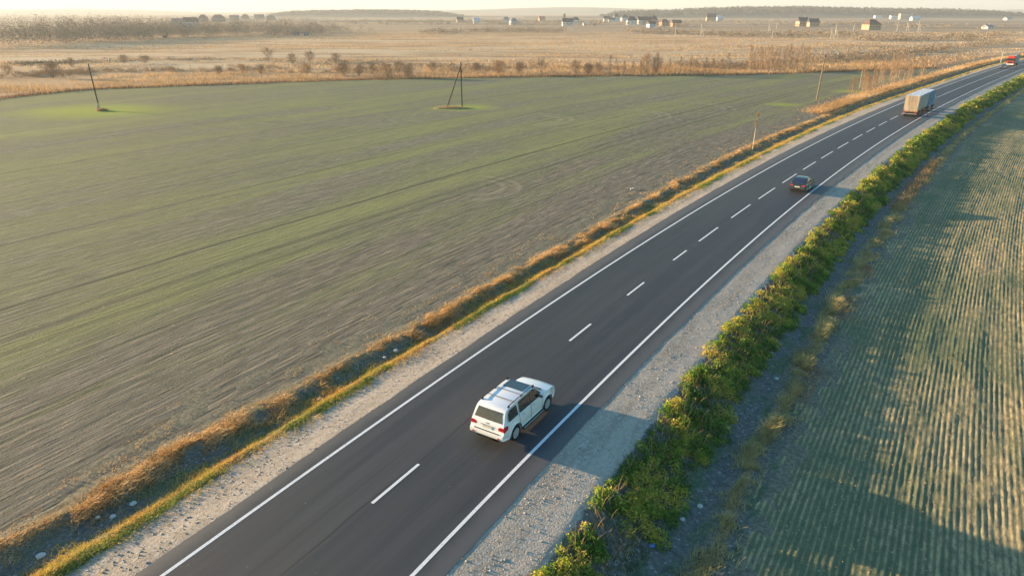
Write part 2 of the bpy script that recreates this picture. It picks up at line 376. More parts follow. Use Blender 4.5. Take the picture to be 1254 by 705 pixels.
# ------------------------------------------------------------------ land: road
def s_steps(s0, s1, k=.0035, mn=.3, mx=3.0):
    out = [s0]
    while out[-1] < s1:
        p = ax(out[-1]); d = math.hypot(p[0], p[1])
        out.append(out[-1]+min(mx, max(mn, k*d*2)))
    out[-1] = s1
    return np.array(out)
def sheet(name, srow, ucol, zf, m, parent=None, attrs=None, smooth=True):
    Sg, Ug = np.meshgrid(srow, ucol, indexing='ij')
    if callable(ucol): pass
    Z = zf(Sg, Ug) if callable(zf) else np.full(Sg.shape, zf)
    V = su(Sg, Ug, Z).reshape(-1, 3)
    at_ = {n: f(Sg, Ug).ravel() for n, f in (attrs or {}).items()}
    F = grid_faces(len(srow), len(ucol))[:, ::-1]
    return np_mesh(name, V, F, m, parent, np.stack([Sg.ravel(), Ug.ravel()], 1), at_, smooth)

S0, S1 = SMIN+1, SMAX-1
rs = s_steps(S0, S1, mn=.5)
def road_edge_wobble(Sg, sgn): return .07*fbm(Sg*.6, Sg*0+3, 1)+.06*vn(Sg*2.5, Sg*0, 7)
# the carriageway: slight crown, ragged edges
ucol = np.array([-4.85, -4.4, -2.5, 0, 2.5, 4.5, 4.95])
Sg, Ug = np.meshgrid(rs, ucol, indexing='ij'); Ug = Ug.copy()
Ug[:, 0] += road_edge_wobble(rs, -1)-np.interp(y_of(rs), [20, 60, 100], [0, .5, .8]); Ug[:, -1] += road_edge_wobble(rs+40, 1)+np.interp(y_of(rs), [20, 60, 100], [0, .2, .4])
Z = .0-(np.abs(Ug) > 4.6)*.02
road = np_mesh('road', su(Sg, Ug, Z).reshape(-1, 3), grid_faces(len(rs), 7)[:, ::-1], M_ASPH, None, np.stack([Sg.ravel(), Ug.ravel()], 1))
tag(road, 'dark asphalt two-lane road curving away to the right', kind='structure')
def stripe(name, s0, s1, u0, wd, label=None):
    r = rs[(rs > s0) & (rs < s1)]; r = np.r_[s0, r, s1]
    o = sheet(name, r, np.array([u0-wd/2, u0+wd/2]), .006, M_PAINT, road, smooth=False)
    if label: o['label'] = label
    return o
stripe('edge_line', S0, S1, -3.93, .16); stripe('edge_line', S0, S1, 3.93, .16)
dash_px = [((455.2, 615.6), (514, 568.3)), ((699, 417.7), (725.6, 396.9)), ((769.4, 361.8), (790.5, 346)), ((825.4, 318.8), (842.2, 306.8)), ((856.3, 295.4), (880, 278.5)),
           ((895.2, 266.8), (918.1, 250.3)), ((927.5, 243.4), (947.5, 229.8)), ((955.9, 223.8), (973.4, 212.6)), ((981.3, 207.6), (997, 197.9)), ((1004, 193.9), (1019, 185.3)),
           ((1024.7, 181.8), (1038.5, 174.3)), ((1044, 171.3), (1056, 164.6)), ((1061.3, 162), (1072.2, 156.4)), ((1077, 154.1), (1087.3, 148.9)), ((1091, 146.9), (1101.2, 142))]
sv = []
for a, b in dash_px:
    q = np.array([at(*a)[:2], at(*b)[:2]]); s_, u_ = to_su(q); sv.append((s_[0], s_[1]))
sv = [(sv[0][0]-9*k, sv[0][1]-9*k) for k in (3, 2, 1)]+sv
sv.insert(4, (sv[3][0]+8.9, sv[3][1]+8.95))
for a, b in sv: stripe('lane_dash', a, b, -.02, .15)
e = sv[-1][1]
for k in range(1, 4): stripe('lane_dash', e+3+9*(k-1), e+9+9*(k-1), 0, .15)
stripe('centre_line', e+30, S1, 0, .15)

# ------------------------------------------------------------------ land: roadside strips
uL = np.r_[np.arange(UL, -18, .5), np.arange(-18, -6.8, .16), np.arange(-6.8, -4.2, .2)]
uR = np.r_[np.arange(4.2, 7, .2), np.arange(7, 13.6, .16), np.arange(13.6, UR+.01, .3)]
def a_gravel(s, u):
    a = u_in(s); return np.where(u < 0, np.clip((u-a)/.9+.5, 0, 1), np.clip((7.75-u)/.9+.5, 0, 1))
def a_straw(s, u):
    a = u_in(s); b = u_out(s)
    l = np.clip(1-np.abs(u-(b-.2))/.75, 0, 1)*1.2+np.clip(1-np.abs(u-(a-.6))/.7, 0, 1)*1.2
    return np.clip(np.where(u < 0, l, np.clip(1-np.abs(u-12.75-.5*vn(s*.5, s*0, 19))/.7, 0, 1)*.75), 0, 1)
def a_soil(s, u):
    b = u_out(s); return np.where(u < 0, np.clip((b-u)/1.0+.2, 0, 1), np.clip((u-13.2)/1.0, 0, 1))
sr = s_steps(S0, S1, k=.0022, mn=.22)
A3 = dict(gravel=a_gravel, straw=a_straw, soil=a_soil)
o = sheet('roadside', sr, uL, lambda s, u: z_side(s, u)-.012, M_SIDE, attrs=A3); tag(o, 'gravel shoulder and ditch along the left side of the road', kind='structure')
o = sheet('roadside', sr, uR, lambda s, u: z_side(s, u)-.012, M_SIDE, attrs=A3); tag(o, 'gravel shoulder and bank along the right side of the road', kind='structure')

# ------------------------------------------------------------------ land: fields
FAR = np.array([(-190, -90), (-160, 60), (-140, 120), (-124.5, 171.4), (-115.9, 190.6), (-92.3, 201.9), (-56.6, 217.3), (-7.1, 228.8), (35.8, 235.0), (74.5, 238.2), (106.0, 248.5), (137.3, 259.6), (158, 268)])
def resample(P, n):
    d = np.r_[0, np.cumsum(np.hypot(*np.diff(P, axis=0).T))]; t = np.linspace(0, d[-1], n); return np.stack([np.interp(t, d, P[:, 0]), np.interp(t, d, P[:, 1])], 1)
s_end = s_at_y(266)
se = np.linspace(S0, s_end, 260); E_ = su(se, np.maximum(u_out(se)-1.0, UL+1.2)+.25*fbm(se*.3, se*0, 66))[:, :2]; Fp = resample(FAR, 260)
tt = np.linspace(0, 1, 200)[None, :, None]**1.4
G_ = E_[:, None]*(1-tt)+Fp[:, None]*tt
flat = G_.reshape(-1, 2); s_, u_ = to_su(flat)
zz = -.455+.04*fbm(flat[:, 0]*.9, flat[:, 1]*.9, 24)*np.clip((24+u_)/8, 0, 1)+.12*fbm(flat[:, 0]*.05, flat[:, 1]*.05, 4)*np.clip((np.abs(u_)-20)/15, 0, 1)
o = np_mesh('field', np.c_[flat, zz], grid_faces(260, 200), M_LEFT, None, np.stack([s_, u_], 1), None, True)
tag(o, 'wide green and brown crop field left of the road', kind='structure')

def z_right(s, u):
    base = -1.27-.20*np.clip((u-15)/2.5, 0, 1)+.16*np.clip((u-20)/30, 0, 1)+.04*np.clip((u-13.4)/1.4, 0, 1)+.05*vn(s*.8, u*1.3, 44)*np.clip((16-u)/2, 0, 1)
    amp = np.clip((u-13)/2, 0, 1)
    row = .0085*np.sin(u*2*math.pi/.26+.6*vn(s*.15, u*.3, 8))*(1+1.6*vn(s*1.1, u*2.2, 3)+1.2*vn(s*.25, u*.9, 6))+.022*vn(s*2.4, u*4.5, 16)
    return base+amp*(.11*fbm(s*.05, u*.16, 12)+.05*fbm(s*.5, u*1.2, 13, 2)+.045*vn(s*.04, u*1.5, 15)+row*np.clip((60-u)/20, 0, 1))
u1 = np.r_[np.arange(13.3, 42, .052)]
s1 = s_steps(S0+60, s_at_y(120), k=.003, mn=.22)
Sg0, s1e = s1[0], s1[-1]
o = sheet('field', s1, u1, z_right, M_RIGHT); tag(o, 'green field with golden drill rows right of the road', kind='structure')
u2 = np.r_[np.arange(41.9, 80, .6), np.arange(80, 330, 6)]
o2 = sheet('field', s_steps(S0, S1, mn=1), u2, lambda s, u: z_right(s, u)-.006, M_RIGHT); tag(o2, 'far right part of the green field beyond the drill rows', kind='structure')
o3 = sheet('field', s_steps(s1e-.05, S1, mn=.8), np.arange(13.3, 42.4, .28), lambda s, u: z_right(s, u)-.008, M_RIGHT); tag(o3, 'distant end of the green field behind the verge bushes', kind='structure')

# the ground: one sheet to the horizon, sunk under the fields and the road
def axis_steps(lo, hi, c0, c1, fine, g=1.16):
    a = list(np.arange(c0, c1+.1, fine)); st = fine
    while a[-1] < hi: st *= g; a.append(a[-1]+st)
    st = fine
    while a[0] > lo: st *= g; a.insert(0, a[0]-st)
    return np.array(a)
gx = axis_steps(-9000, 9000, -260, 420, 5); gy = axis_steps(-3000, 9500, -110, 420, 5)
GX, GY = np.meshgrid(gx, gy, indexing='ij'); P2 = np.stack([GX.ravel(), GY.ravel()], 1)
s_, u_ = to_su(P2)
def inpoly(P, poly):
    c = np.zeros(len(P), bool); n = len(poly); j = n-1
    for i in range(n):
        a, b = poly[i], poly[j]
        hit = ((a[1] > P[:, 1]) != (b[1] > P[:, 1])) & (P[:, 0] < (b[0]-a[0])*(P[:, 1]-a[1])/((b[1]-a[1])+1e-9)+a[0])
        c ^= hit; j = i
    return c
near = (np.abs(P2[:, 0]) < 800) & (np.abs(P2[:, 1]) < 800)
ctr = np.array([0, 120.]); polyL = np.vstack([FAR*.0+FAR, E_[::-1][::10]])
shr = [ctr+(p-ctr)*(1-9/max(20, np.hypot(*(p-ctr)))) for p in FAR]
polyS = np.vstack([shr, E_[::-1][::10]+np.array([2, -2])])
ins = inpoly(P2, polyS) | ((u_ > UL+6) & (u_ < 322) & (s_ > S0+1) & (s_ < S1-8))
z = np.where(ins & near, -2.6, -.60+.25*fbm(P2[:, 0]*.02, P2[:, 1]*.03, 21)*(~near | True))
z = np.where((~ins) & near & (np.hypot(P2[:, 0], P2[:, 1]-120) < 700), np.minimum(z, -.56), z)
ground = np_mesh('ground', np.c_[P2, z], grid_faces(len(gx), len(gy))[:, ::-1], M_MEAD, None, None, None, True)
tag(ground, 'dry tan meadow reaching to the horizon', kind='structure')

# ------------------------------------------------------------------ vegetation generators
def blades(P, h, wd, lean, droop=.5, dirv=None, rng=RNG, segs=2):
    """bent grass blades: each a strip of quads. P (n,3)"""
    n = len(P); h = np.broadcast_to(h, n); wd = np.broadcast_to(wd, n); lean = np.broadcast_to(lean, n)
    a = rng.random(n)*2*np.pi; d = np.stack([np.cos(a), np.sin(a)], 1)
    if dirv is not None: d = d*.8+np.array(dirv)[None]; d /= np.hypot(*d.T)[:, None]+1e-6
    b = rng.random(n)*2*np.pi; wv = np.stack([np.cos(b), np.sin(b), 0*b], 1)*wd[:, None]/2
    V = []
    for k in range(segs+1):
        t = k/segs; off = lean*t**(1+droop)
        c = P+np.c_[d*(off*h)[:, None], (h*t*(1-.25*np.clip(lean, 0, 1)*t))]
        ww = wv*(1-.8*t)
        V += [c-ww, c+ww]
    V = np.stack(V, 1).reshape(-1, 3); m = 2*(segs+1); base = (np.arange(n)*m)[:, None]
    F = np.concatenate([base+np.array([2*k, 2*k+1, 2*k+3, 2*k+2]) for k in range(segs)], 0)
    return V, F

def leaves(P, size, rng=RNG, up=.5, asp=.6):
    """diamond leaves folded about their rib"""
    n = len(P); size = np.broadcast_to(size, n)[:, None]
    d = rng.normal(size=(n, 3)); d[:, 2] = d[:, 2]*.6+up*.6; d /= np.linalg.norm(d, axis=1)[:, None]
    r = rng.normal(size=(n, 3)); r -= (r*d).sum(1)[:, None]*d; r /= np.linalg.norm(r, axis=1)[:, None]
    q = np.cross(d, r)
    a = P-d*size*.5; c = P+d*size*.5; b = P+r*size*asp*.5+q*size*.10; e = P-r*size*asp*.5+q*size*.10
    V = np.stack([a, b, c, e], 1).reshape(-1, 3); F = np.arange(n*4).reshape(-1, 4)
    return V, F

def veg_mat(name, cols, rough=.75, trans=.25, sc=.6, stretch=(1, 1, 1), con=False):
    k = NM(name, rough, .2); p = k.pos()
    n = k.noise(k.scale(p, stretch), sc, 4, .6); r = k.island(); lo, hi = (.38, .62) if con else (.28, .72)
    f = k.math('ADD', k.math('MULTIPLY', k.sm(n, lo, hi), .62), k.math('MULTIPLY', r, .38))
    c = k.ramp(f, [(i/(len(cols)-1), q) for i, q in enumerate(cols)])
    k.set('Base Color', c)
    if trans > 0:
        tr = k.n('ShaderNodeBsdfTranslucent'); k.put(tr.inputs[0], c); mx = k.n('ShaderNodeMixShader'); mx.inputs[0].default_value = trans
        k.t.links.new(k.b.outputs[0], mx.inputs[1]); k.t.links.new(tr.outputs[0], mx.inputs[2]); k.t.links.new(mx.outputs[0], k.out.inputs[0])
    return k.m
M_DRY = veg_mat('dry_grass', [(.28, .17, .07), (.52, .32, .13), (.68, .45, .21), (.78, .60, .36)])
M_REED = veg_mat('pale_reeds', [(.34, .20, .09), (.56, .37, .19), (.72, .54, .32)], sc=.05, stretch=(.4, 1, 1))
M_VERGE = veg_mat('yellow_green_grass', [(.52, .27, .07), (.64, .40, .10), (.54, .43, .09), (.20, .24, .05)], sc=.5)
M_LEAF = veg_mat('verge_leaves', [(.05, .12, .022), (.09, .20, .03), (.17, .29, .04), (.34, .40, .055), (.62, .52, .09), (.62, .37, .12)], sc=.5, trans=.4, con=True)
M_OLIVE = veg_mat('faded_grass', [(.26, .22, .10), (.46, .38, .17), (.62, .51, .26)], sc=.7)
M_RUST = veg_mat('rusty_stalks', [(.22, .13, .07), (.36, .22, .12), (.46, .32, .17)], sc=.7)
M_TWIG = veg_mat('bare_twigs', [(.27, .19, .13), (.40, .28, .19), (.50, .37, .26)], trans=0, sc=.05)
M_TWIGR = veg_mat('reddish_twigs', [(.40, .26, .15), (.54, .37, .22), (.62, .46, .30)], trans=0, sc=.05)
M_BARK = plain('grey_bark', (.20, .16, .125), .9, .1, sc=3)
M_BIRCH = plain('birch_bark', (.52, .42, .31), .8, .2, var=.3, sc=2)
M_FOREST = veg_mat('far_forest', [(.035, .035, .03), (.06, .055, .042), (.09, .075, .055)], trans=0, sc=.01)
M_SCRUB = veg_mat('scrub_twigs', [(.18, .15, .11), (.28, .22, .155), (.40, .31, .22)], trans=0, sc=.02)

def scatter_su(n_per_m, s0, s1, uf, rng=RNG, falloff=55.0):
    """points along the road whose density falls with distance; uf(rng, s) -> u"""
    out = []; s = s0
    while s < s1:
        p = ax(s); d = math.hypot(p[0], p[1])+8; f = 1.0 if d < falloff else (falloff/d)**1.5
        n = rng.poisson(n_per_m*f*2.0); out.append(s+rng.random(n)*2.0); s += 2.0
    sg = np.concatenate(out); return sg, uf(rng, sg)
def dist_scale(s, ref=55.0):
    p = ax(s); d = np.hypot(p[:, 0], p[:, 1])+8; return np.maximum(1, (d/ref)**.75)

SV1 = SMAX-60
# left ditch, far bank: rusty dry grass leaning over the ditch
def f_bank(r, s): return u_out(s)+.30+r.normal(0, .48, len(s))+.45*fbm(s*.3, s*0, 31)
sg, ug = scatter_su(560, -12, SV1, f_bank)
keep = (vn(sg*.7, ug*.8, 33)+.5*vn(sg*2.6, ug*2, 35)) > -.22; sg, ug = sg[keep], ug[keep]
k_ = dist_scale(sg); clump = np.clip(.75+1.6*fbm(sg*.8, ug*.9, 34), .18, 1.9)
V, F = blades(su(sg, ug, z_side(sg, ug)-.03), (.16+.26*RNG.random(len(sg)))*clump, .022*k_*(1+RNG.random(len(sg))), .7+.5*RNG.random(len(sg)), dirv=(.55, -.35))
tag(np_mesh('ditch_grass', V, F, M_DRY), 'rusty dry grass along the far bank of the left ditch', kind='stuff')
# left verge between ditch and gravel: yellow-green short grass
def f_verge(r, s): return u_in(s)-.60+r.normal(-.25, .60, len(s))+.35*fbm(s*.25, s*0, 41)
sg, ug = scatter_su(620, -12, SV1, f_verge)
k_ = dist_scale(sg); cl = np.clip(.8+.9*fbm(sg*.7, ug*.9, 42), .25, 1.5)
V, F = blades(su(sg, ug, z_side(sg, ug)-.02), (.10+.16*RNG.random(len(sg)))*cl, .024*k_*(1+RNG.random(len(sg))), .5+.6*RNG.random(len(sg)), dirv=(.3, -.2))
tag(np_mesh('verge_grass', V, F, M_VERGE), 'orange and green grass strip beside the left gravel shoulder', kind='stuff')
sg, ug = scatter_su(260, -12, SV1, lambda r, s: u_in(s)+r.normal(-.1, .22, len(s))+.35*fbm(s*.3, s*0, 41))
kp = (vn(sg*.35, ug*.6, 47)+.4*vn(sg*1.7, ug*1.5, 48)) > .10; sg, ug = sg[kp], ug[kp]
M_GRN = veg_mat('green_grass', [(.06, .14, .03), (.14, .24, .04), (.30, .32, .06)], sc=.8)
V, F = blades(su(sg, ug, z_side(sg, ug)-.02), .08+.14*RNG.random(len(sg)), .026*dist_scale(sg)*(1+RNG.random(len(sg))), .8)
tag(np_mesh('green_grass', V, F, M_GRN), 'patches of fresh green grass creeping onto the left gravel shoulder', kind='stuff')
# sparse weeds on the ditch floor and the field rim
def f_floor(r, s): a = u_in(s); b = u_out(s); return b+(a-b)*r.random(len(s))
sg, ug = scatter_su(190, -12, SV1, f_floor); kp = vn(sg*.5, ug*1.0, 51) > -.12; sg, ug = sg[kp], ug[kp]
V, F = blades(su(sg, ug, z_side(sg, ug)-.02), .08+.16*RNG.random(len(sg)), .03*dist_scale(sg), .8)
tag(np_mesh('ditch_weeds', V, F, M_OLIVE), 'sparse olive weeds on the floor of the left ditch', kind='stuff')
def f_rim(r, s): return u_out(s)-.3-np.abs(r.normal(0, 1.8, len(s)))
sg, ug = scatter_su(90, -12, SV1, f_rim); kp = vn(sg*.5, ug*1.5, 52) > .12; sg, ug = sg[kp], ug[kp]
V, F = blades(su(sg, ug, np.where(ug > u_out(sg)-1.5, z_side(sg, ug), -.40)-.02), .10+.14*RNG.random(len(sg)), .03*dist_scale(sg), .9)
tag(np_mesh('field_rim_grass', V, F, M_DRY), 'thin straw tufts on the ploughed rim beside the left ditch', kind='stuff')

# right bank: waist-high leafy weeds
def clumps(s0, s1, per_m, ua, ub, rmin, rmax, leaf, n_leaf, seed, edge=True):
    r = np.random.default_rng(seed); P = []; Z = []
    s = s0
    while s < s1:
        p = ax(s); d = math.hypot(p[0], p[1])+8; f = 1.0 if d < 70 else (70/d)
        k = r.poisson(per_m*f*1.0)
        for _ in range(k):
            sc = s+r.random(); uc = ua+(ub-ua)*r.random()+.45*float(fbm(np.array(sc*.22), np.array(3.), seed))
            if float(vn(np.array(sc*.45), np.array(uc*.8), seed+3)) < -.27: continue
            R = (rmin+(rmax-rmin)*r.random())*(1.0 if f == 1 else min(1.8, (1/f)**.4))
            ls = leaf*max(1, (d/60)**.8); m = int(n_leaf*(R/.45)**2/(max(1, (d/60))**1.3))+6
            v = r.normal(size=(m, 3)); v /= np.linalg.norm(v, axis=1)[:, None]; v[:, 2] = np.abs(v[:, 2])
            rad = R*(.45+.55*r.random(m)**.5)*(1+.25*r.normal(size=m)*.5)
            P.append(np.c_[sc+v[:, 0]*rad, uc+v[:, 1]*rad, v[:, 2]*rad*(.75+.4*r.random()), np.full(m, ls)*(.6+.8*r.random(m))])
        s += 1.0
    P = np.concatenate(P); q = su(P[:, 0], P[:, 1], z_side(P[:, 0], P[:, 1])+P[:, 2]-.03)
    return q, P[:, 3], r
q, sz, r = clumps(-12, SV1, 17.5, 7.75, 10.75, .18, .50, .115, 150, 61)
V, F = leaves(q, sz, r); tag(np_mesh('bank_weeds', V, F, M_LEAF), 'thick leafy green weeds covering the bank right of the road', kind='stuff')
# stalks and dry stems among the weeds
sg, ug = scatter_su(28, -12, SV1, lambda r, s: 8.0+2.3*r.random(len(s)))
V, F = blades(su(sg, ug, z_side(sg, ug)), .45+.5*RNG.random(len(sg)), .022*dist_scale(sg), .35+.3*RNG.random(len(sg)))
tag(np_mesh('weed_stalks', V, F, M_DRY), 'thin golden stalks standing among the green bank weeds', kind='stuff')
sg, ug = scatter_su(230, -12, SV1, lambda r, s: 8.1+2.4*r.random(len(s))+.3*fbm(s*.3, s*0, 77)); 
V, F = blades(su(sg, ug, z_side(sg, ug)-.02), .12+.22*RNG.random(len(sg)), .035*dist_scale(sg), .8)
M_UNDER = veg_mat('under_grass', [(.035, .06, .018), (.07, .10, .03), (.14, .13, .05)], sc=.8)
tag(np_mesh('bank_undergrowth', V, F, M_UNDER), 'dark low grass under the leafy weeds of the right bank', kind='stuff')
# field rim right: olive strip with rusty stands
sg, ug = scatter_su(330, -12, SV1, lambda r, s: 12.75+r.normal(0, .36, len(s))+.7*fbm(s*.25, s*0, 71))
kp = (vn(sg*.6, ug, 72)+.6*vn(sg*2.2, ug*2, 74)) > -.25; sg, ug = sg[kp], ug[kp]
V, F = blades(su(sg, ug, z_side(sg, ug)-.02), (.18+.30*RNG.random(len(sg)))*np.clip(.8+1.7*fbm(sg*.6, ug, 73), .2, 2.2), .025*dist_scale(sg)*(1+RNG.random(len(sg))), .7, dirv=(.3, -.2))
tag(np_mesh('rim_grass', V, F, M_OLIVE), 'faded olive grass strip between the right ditch and the field', kind='stuff')
sg, ug = scatter_su(28, s_at_y(80), s_at_y(106), lambda r, s: 12.6+r.normal(0, .5, len(s)), falloff=500)
V, F = blades(su(sg, ug, z_side(sg, ug)-.02), .5+.6*RNG.random(len(sg)), .05, .25)
tag(np_mesh('rusty_reeds', V, F, M_RUST), 'stand of rusty brown reeds on the rim of the right field', kind='stuff')
sg, ug = scatter_su(60, s_at_y(40), s_at_y(66), lambda r, s: 13.3+r.normal(0, .5, len(s)), falloff=500)
kp = vn(sg*.5, ug, 75) > .05; sg, ug = sg[kp], ug[kp]
V, F = blades(su(sg, ug, z_side(sg, ug)-.02), .2+.25*RNG.random(len(sg)), .04, .6)
tag(np_mesh('rusty_reeds', V, F, M_RUST), 'low brown dead weeds at the edge of the drill rows', kind='stuff')
# straw litter on the right field
m = 9000; sg = RNG.random(m)**1.3*90-8; ug = 14.5+RNG.random(m)*30
V, F = leaves(su(sg, ug, z_right(sg, ug)+.02), .05+.06*RNG.random(m), up=.2, asp=.5)
tag(np_mesh('straw_litter', V, F, M_REED), 'pale straw bits scattered over the right field', kind='stuff')
# gravel stones on both shoulders
def stones(n, uf, seed):
    r = np.random.default_rng(seed); s = -12+r.random(n)**1.5*110; u = uf(r, s, n)
    P = su(s, u, z_side(s, u)+.0); sz = (.018+.05*r.random(n)**3)*np.maximum(1, dist_scale(s)*.9)
    base = np.array([(1, 0, 0), (0, 1, 0), (-1, 0, 0), (0, -1, 0), (0, 0, .7), (0, 0, -.5)], float)
    f = np.array([(0, 1, 4), (1, 2, 4), (2, 3, 4), (3, 0, 4), (1, 0, 5), (2, 1, 5), (3, 2, 5), (0, 3, 5)])
    a = r.random(n)*6.28; c, s2 = np.cos(a), np.sin(a); jit = 1+.5*(r.random((n, 6, 3))-.5)
    b = base[None]*jit*sz[:, None, None]; x = b[..., 0]*c[:, None]-b[..., 1]*s2[:, None]*.7; y = b[..., 0]*s2[:, None]+b[..., 1]*c[:, None]*.7
    V = P[:, None]+np.stack([x, y, b[..., 2]], -1); return V.reshape(-1, 3), (np.arange(n)[:, None, None]*6+f[None]).reshape(-1, 3)
M_STONE = veg_mat('gravel_stones', [(.20, .18, .16), (.38, .34, .29), (.60, .56, .50)], trans=0, sc=3)
V, F = stones(9000, lambda r, s, n: np.where(r.random(n) < .5, u_in(s)+(-4.9-u_in(s))*r.random(n), 5.0+2.9*r.random(n)), 5)
tag(np_mesh('gravel', V, F, M_STONE), 'loose gravel stones scattered on both shoulders', kind='stuff')
V, F = stones(900, lambda r, s, n: np.where(r.random(n) < .3, u_out(s)+(u_in(s)-u_out(s))*r.random(n), 10.3+2.0*r.random(n)), 6)
tag(np_mesh('ditch_stones', V, F, M_STONE), 'small pale stones lying on the ditch floors', kind='stuff')

# meadow reeds beyond the left field
def band(n, path, d0, d1, seed):
    r = np.random.default_rng(seed); R_ = resample(path, 400); T_ = np.gradient(R_, axis=0); T_ /= np.hypot(*T_.T)[:, None]; N_ = np.stack([-T_[:, 1], T_[:, 0]], 1)
    i = r.integers(0, 400, n); d = d0+(d1-d0)*r.random(n)**1.3
    return R_[i]+N_[i]*d[:, None]+r.normal(0, .8, (n, 2))
FB = FAR[2:]
q = band(42000, FB, -1.5, 45, 81); kp = (vn(q[:, 0]*.07, q[:, 1]*.16, 82)+.5*vn(q[:, 0]*.3, q[:, 1]*.5, 83)) > -.12; q = q[kp]
V, F = blades(np.c_[q, np.full(len(q), -.6)], (.5+.9*RNG.random(len(q)))*np.clip(1+1.2*fbm(q[:, 0]*.05, q[:, 1]*.1, 84), .3, 1.7), .14, .5)
tag(np_mesh('meadow_reeds', V, F, M_REED), 'tan reeds and tall dry grass beyond the far edge of the left field', kind='stuff')
q = band(15000, FB, -2.0, 3, 86); V, F = blades(np.c_[q, np.full(len(q), -.6)], .4+.5*RNG.random(len(q)), .12, .5)
M_EDGE = veg_mat('shaded_edge_weeds', [(.09, .05, .03), (.20, .10, .05), (.32, .17, .08)], sc=.06)  # shadow on the reed border put into these darker browns
tag(np_mesh('shaded_edge_weeds', V, F, M_EDGE), 'brown weeds with shade painted in, lining the far edge of the left field', kind='stuff')
# tufts over the open meadow
n = 110000; r = np.random.default_rng(90); yy = 262+(r.random(n)**1.25)*480; xx = (r.random(n)*2-1)*(yy*.85+40)+20
kp = (fbm(xx*.010, yy*.035, 91)+.5*fbm(xx*.05, yy*.12, 92) > -.12); kp &= to_su(np.stack([xx, yy], 1))[1] < -24; xx, yy = xx[kp], yy[kp]
V, F = blades(np.c_[xx, yy, np.full(len(xx), -.6)], .35+.5*RNG.random(len(xx)), .32, .6)
tag(np_mesh('meadow_tufts', V, F, M_REED), 'tufts of dry grass over the open tan meadow', kind='stuff')
# dry grass and reeds on the left side of the far road bend
sg, ug = scatter_su(220, s_at_y(135), SMAX-30, lambda r, s: u_out(s)-.6-np.abs(r.normal(0, 2.0, len(s))), falloff=150)
V, F = blades(su(sg, ug, -.5), .4+.7*RNG.random(len(sg)), .07*dist_scale(sg)/2, .5)
tag(np_mesh('bend_grass', V, F, M_REED), 'tall golden grass behind the ditch at the far road bend', kind='stuff')

# ------------------------------------------------------------------ trees and shrubs
def tube(V, F, a, b, ra, rb, n=5):
    a = np.array(a, float); b = np.array(b, float); d = b-a; L = np.linalg.norm(d)+1e-9; d /= L
    x = np.cross(d, (0, 0, 1) if abs(d[2]) < .9 else (1, 0, 0)); x /= np.linalg.norm(x); y = np.cross(d, x); o = len(V)
    for c, r_ in ((a, ra), (b, rb)):
        for k in range(n): t = 2*math.pi*k/n; V.append(c+(x*math.cos(t)+y*math.sin(t))*r_)
    for k in range(n): F.append((o+k, o+(k+1) % n, o+n+(k+1) % n, o+n+k))
def sticks(A, B, wa, rng):
    """thin tapered flat-sided twigs as crossed strips, (n,3) ends"""
    d = B-A; d /= np.linalg.norm(d, axis=1)[:, None]+1e-9; r = rng.normal(size=A.shape); x = np.cross(d, r); x /= np.linalg.norm(x, axis=1)[:, None]; y = np.cross(d, x)
    w_ = np.broadcast_to(wa, len(A))[:, None]
    V = np.stack([A-x*w_, A+x*w_, B+x*w_*.3, B-x*w_*.3, A-y*w_, A+y*w_, B+y*w_*.3, B-y*w_*.3], 1).reshape(-1, 3)
    b = (np.arange(len(A))*8)[:, None]; F = np.concatenate([b+np.array([0, 1, 2, 3]), b+np.array([4, 5, 6, 7])]); return V, F
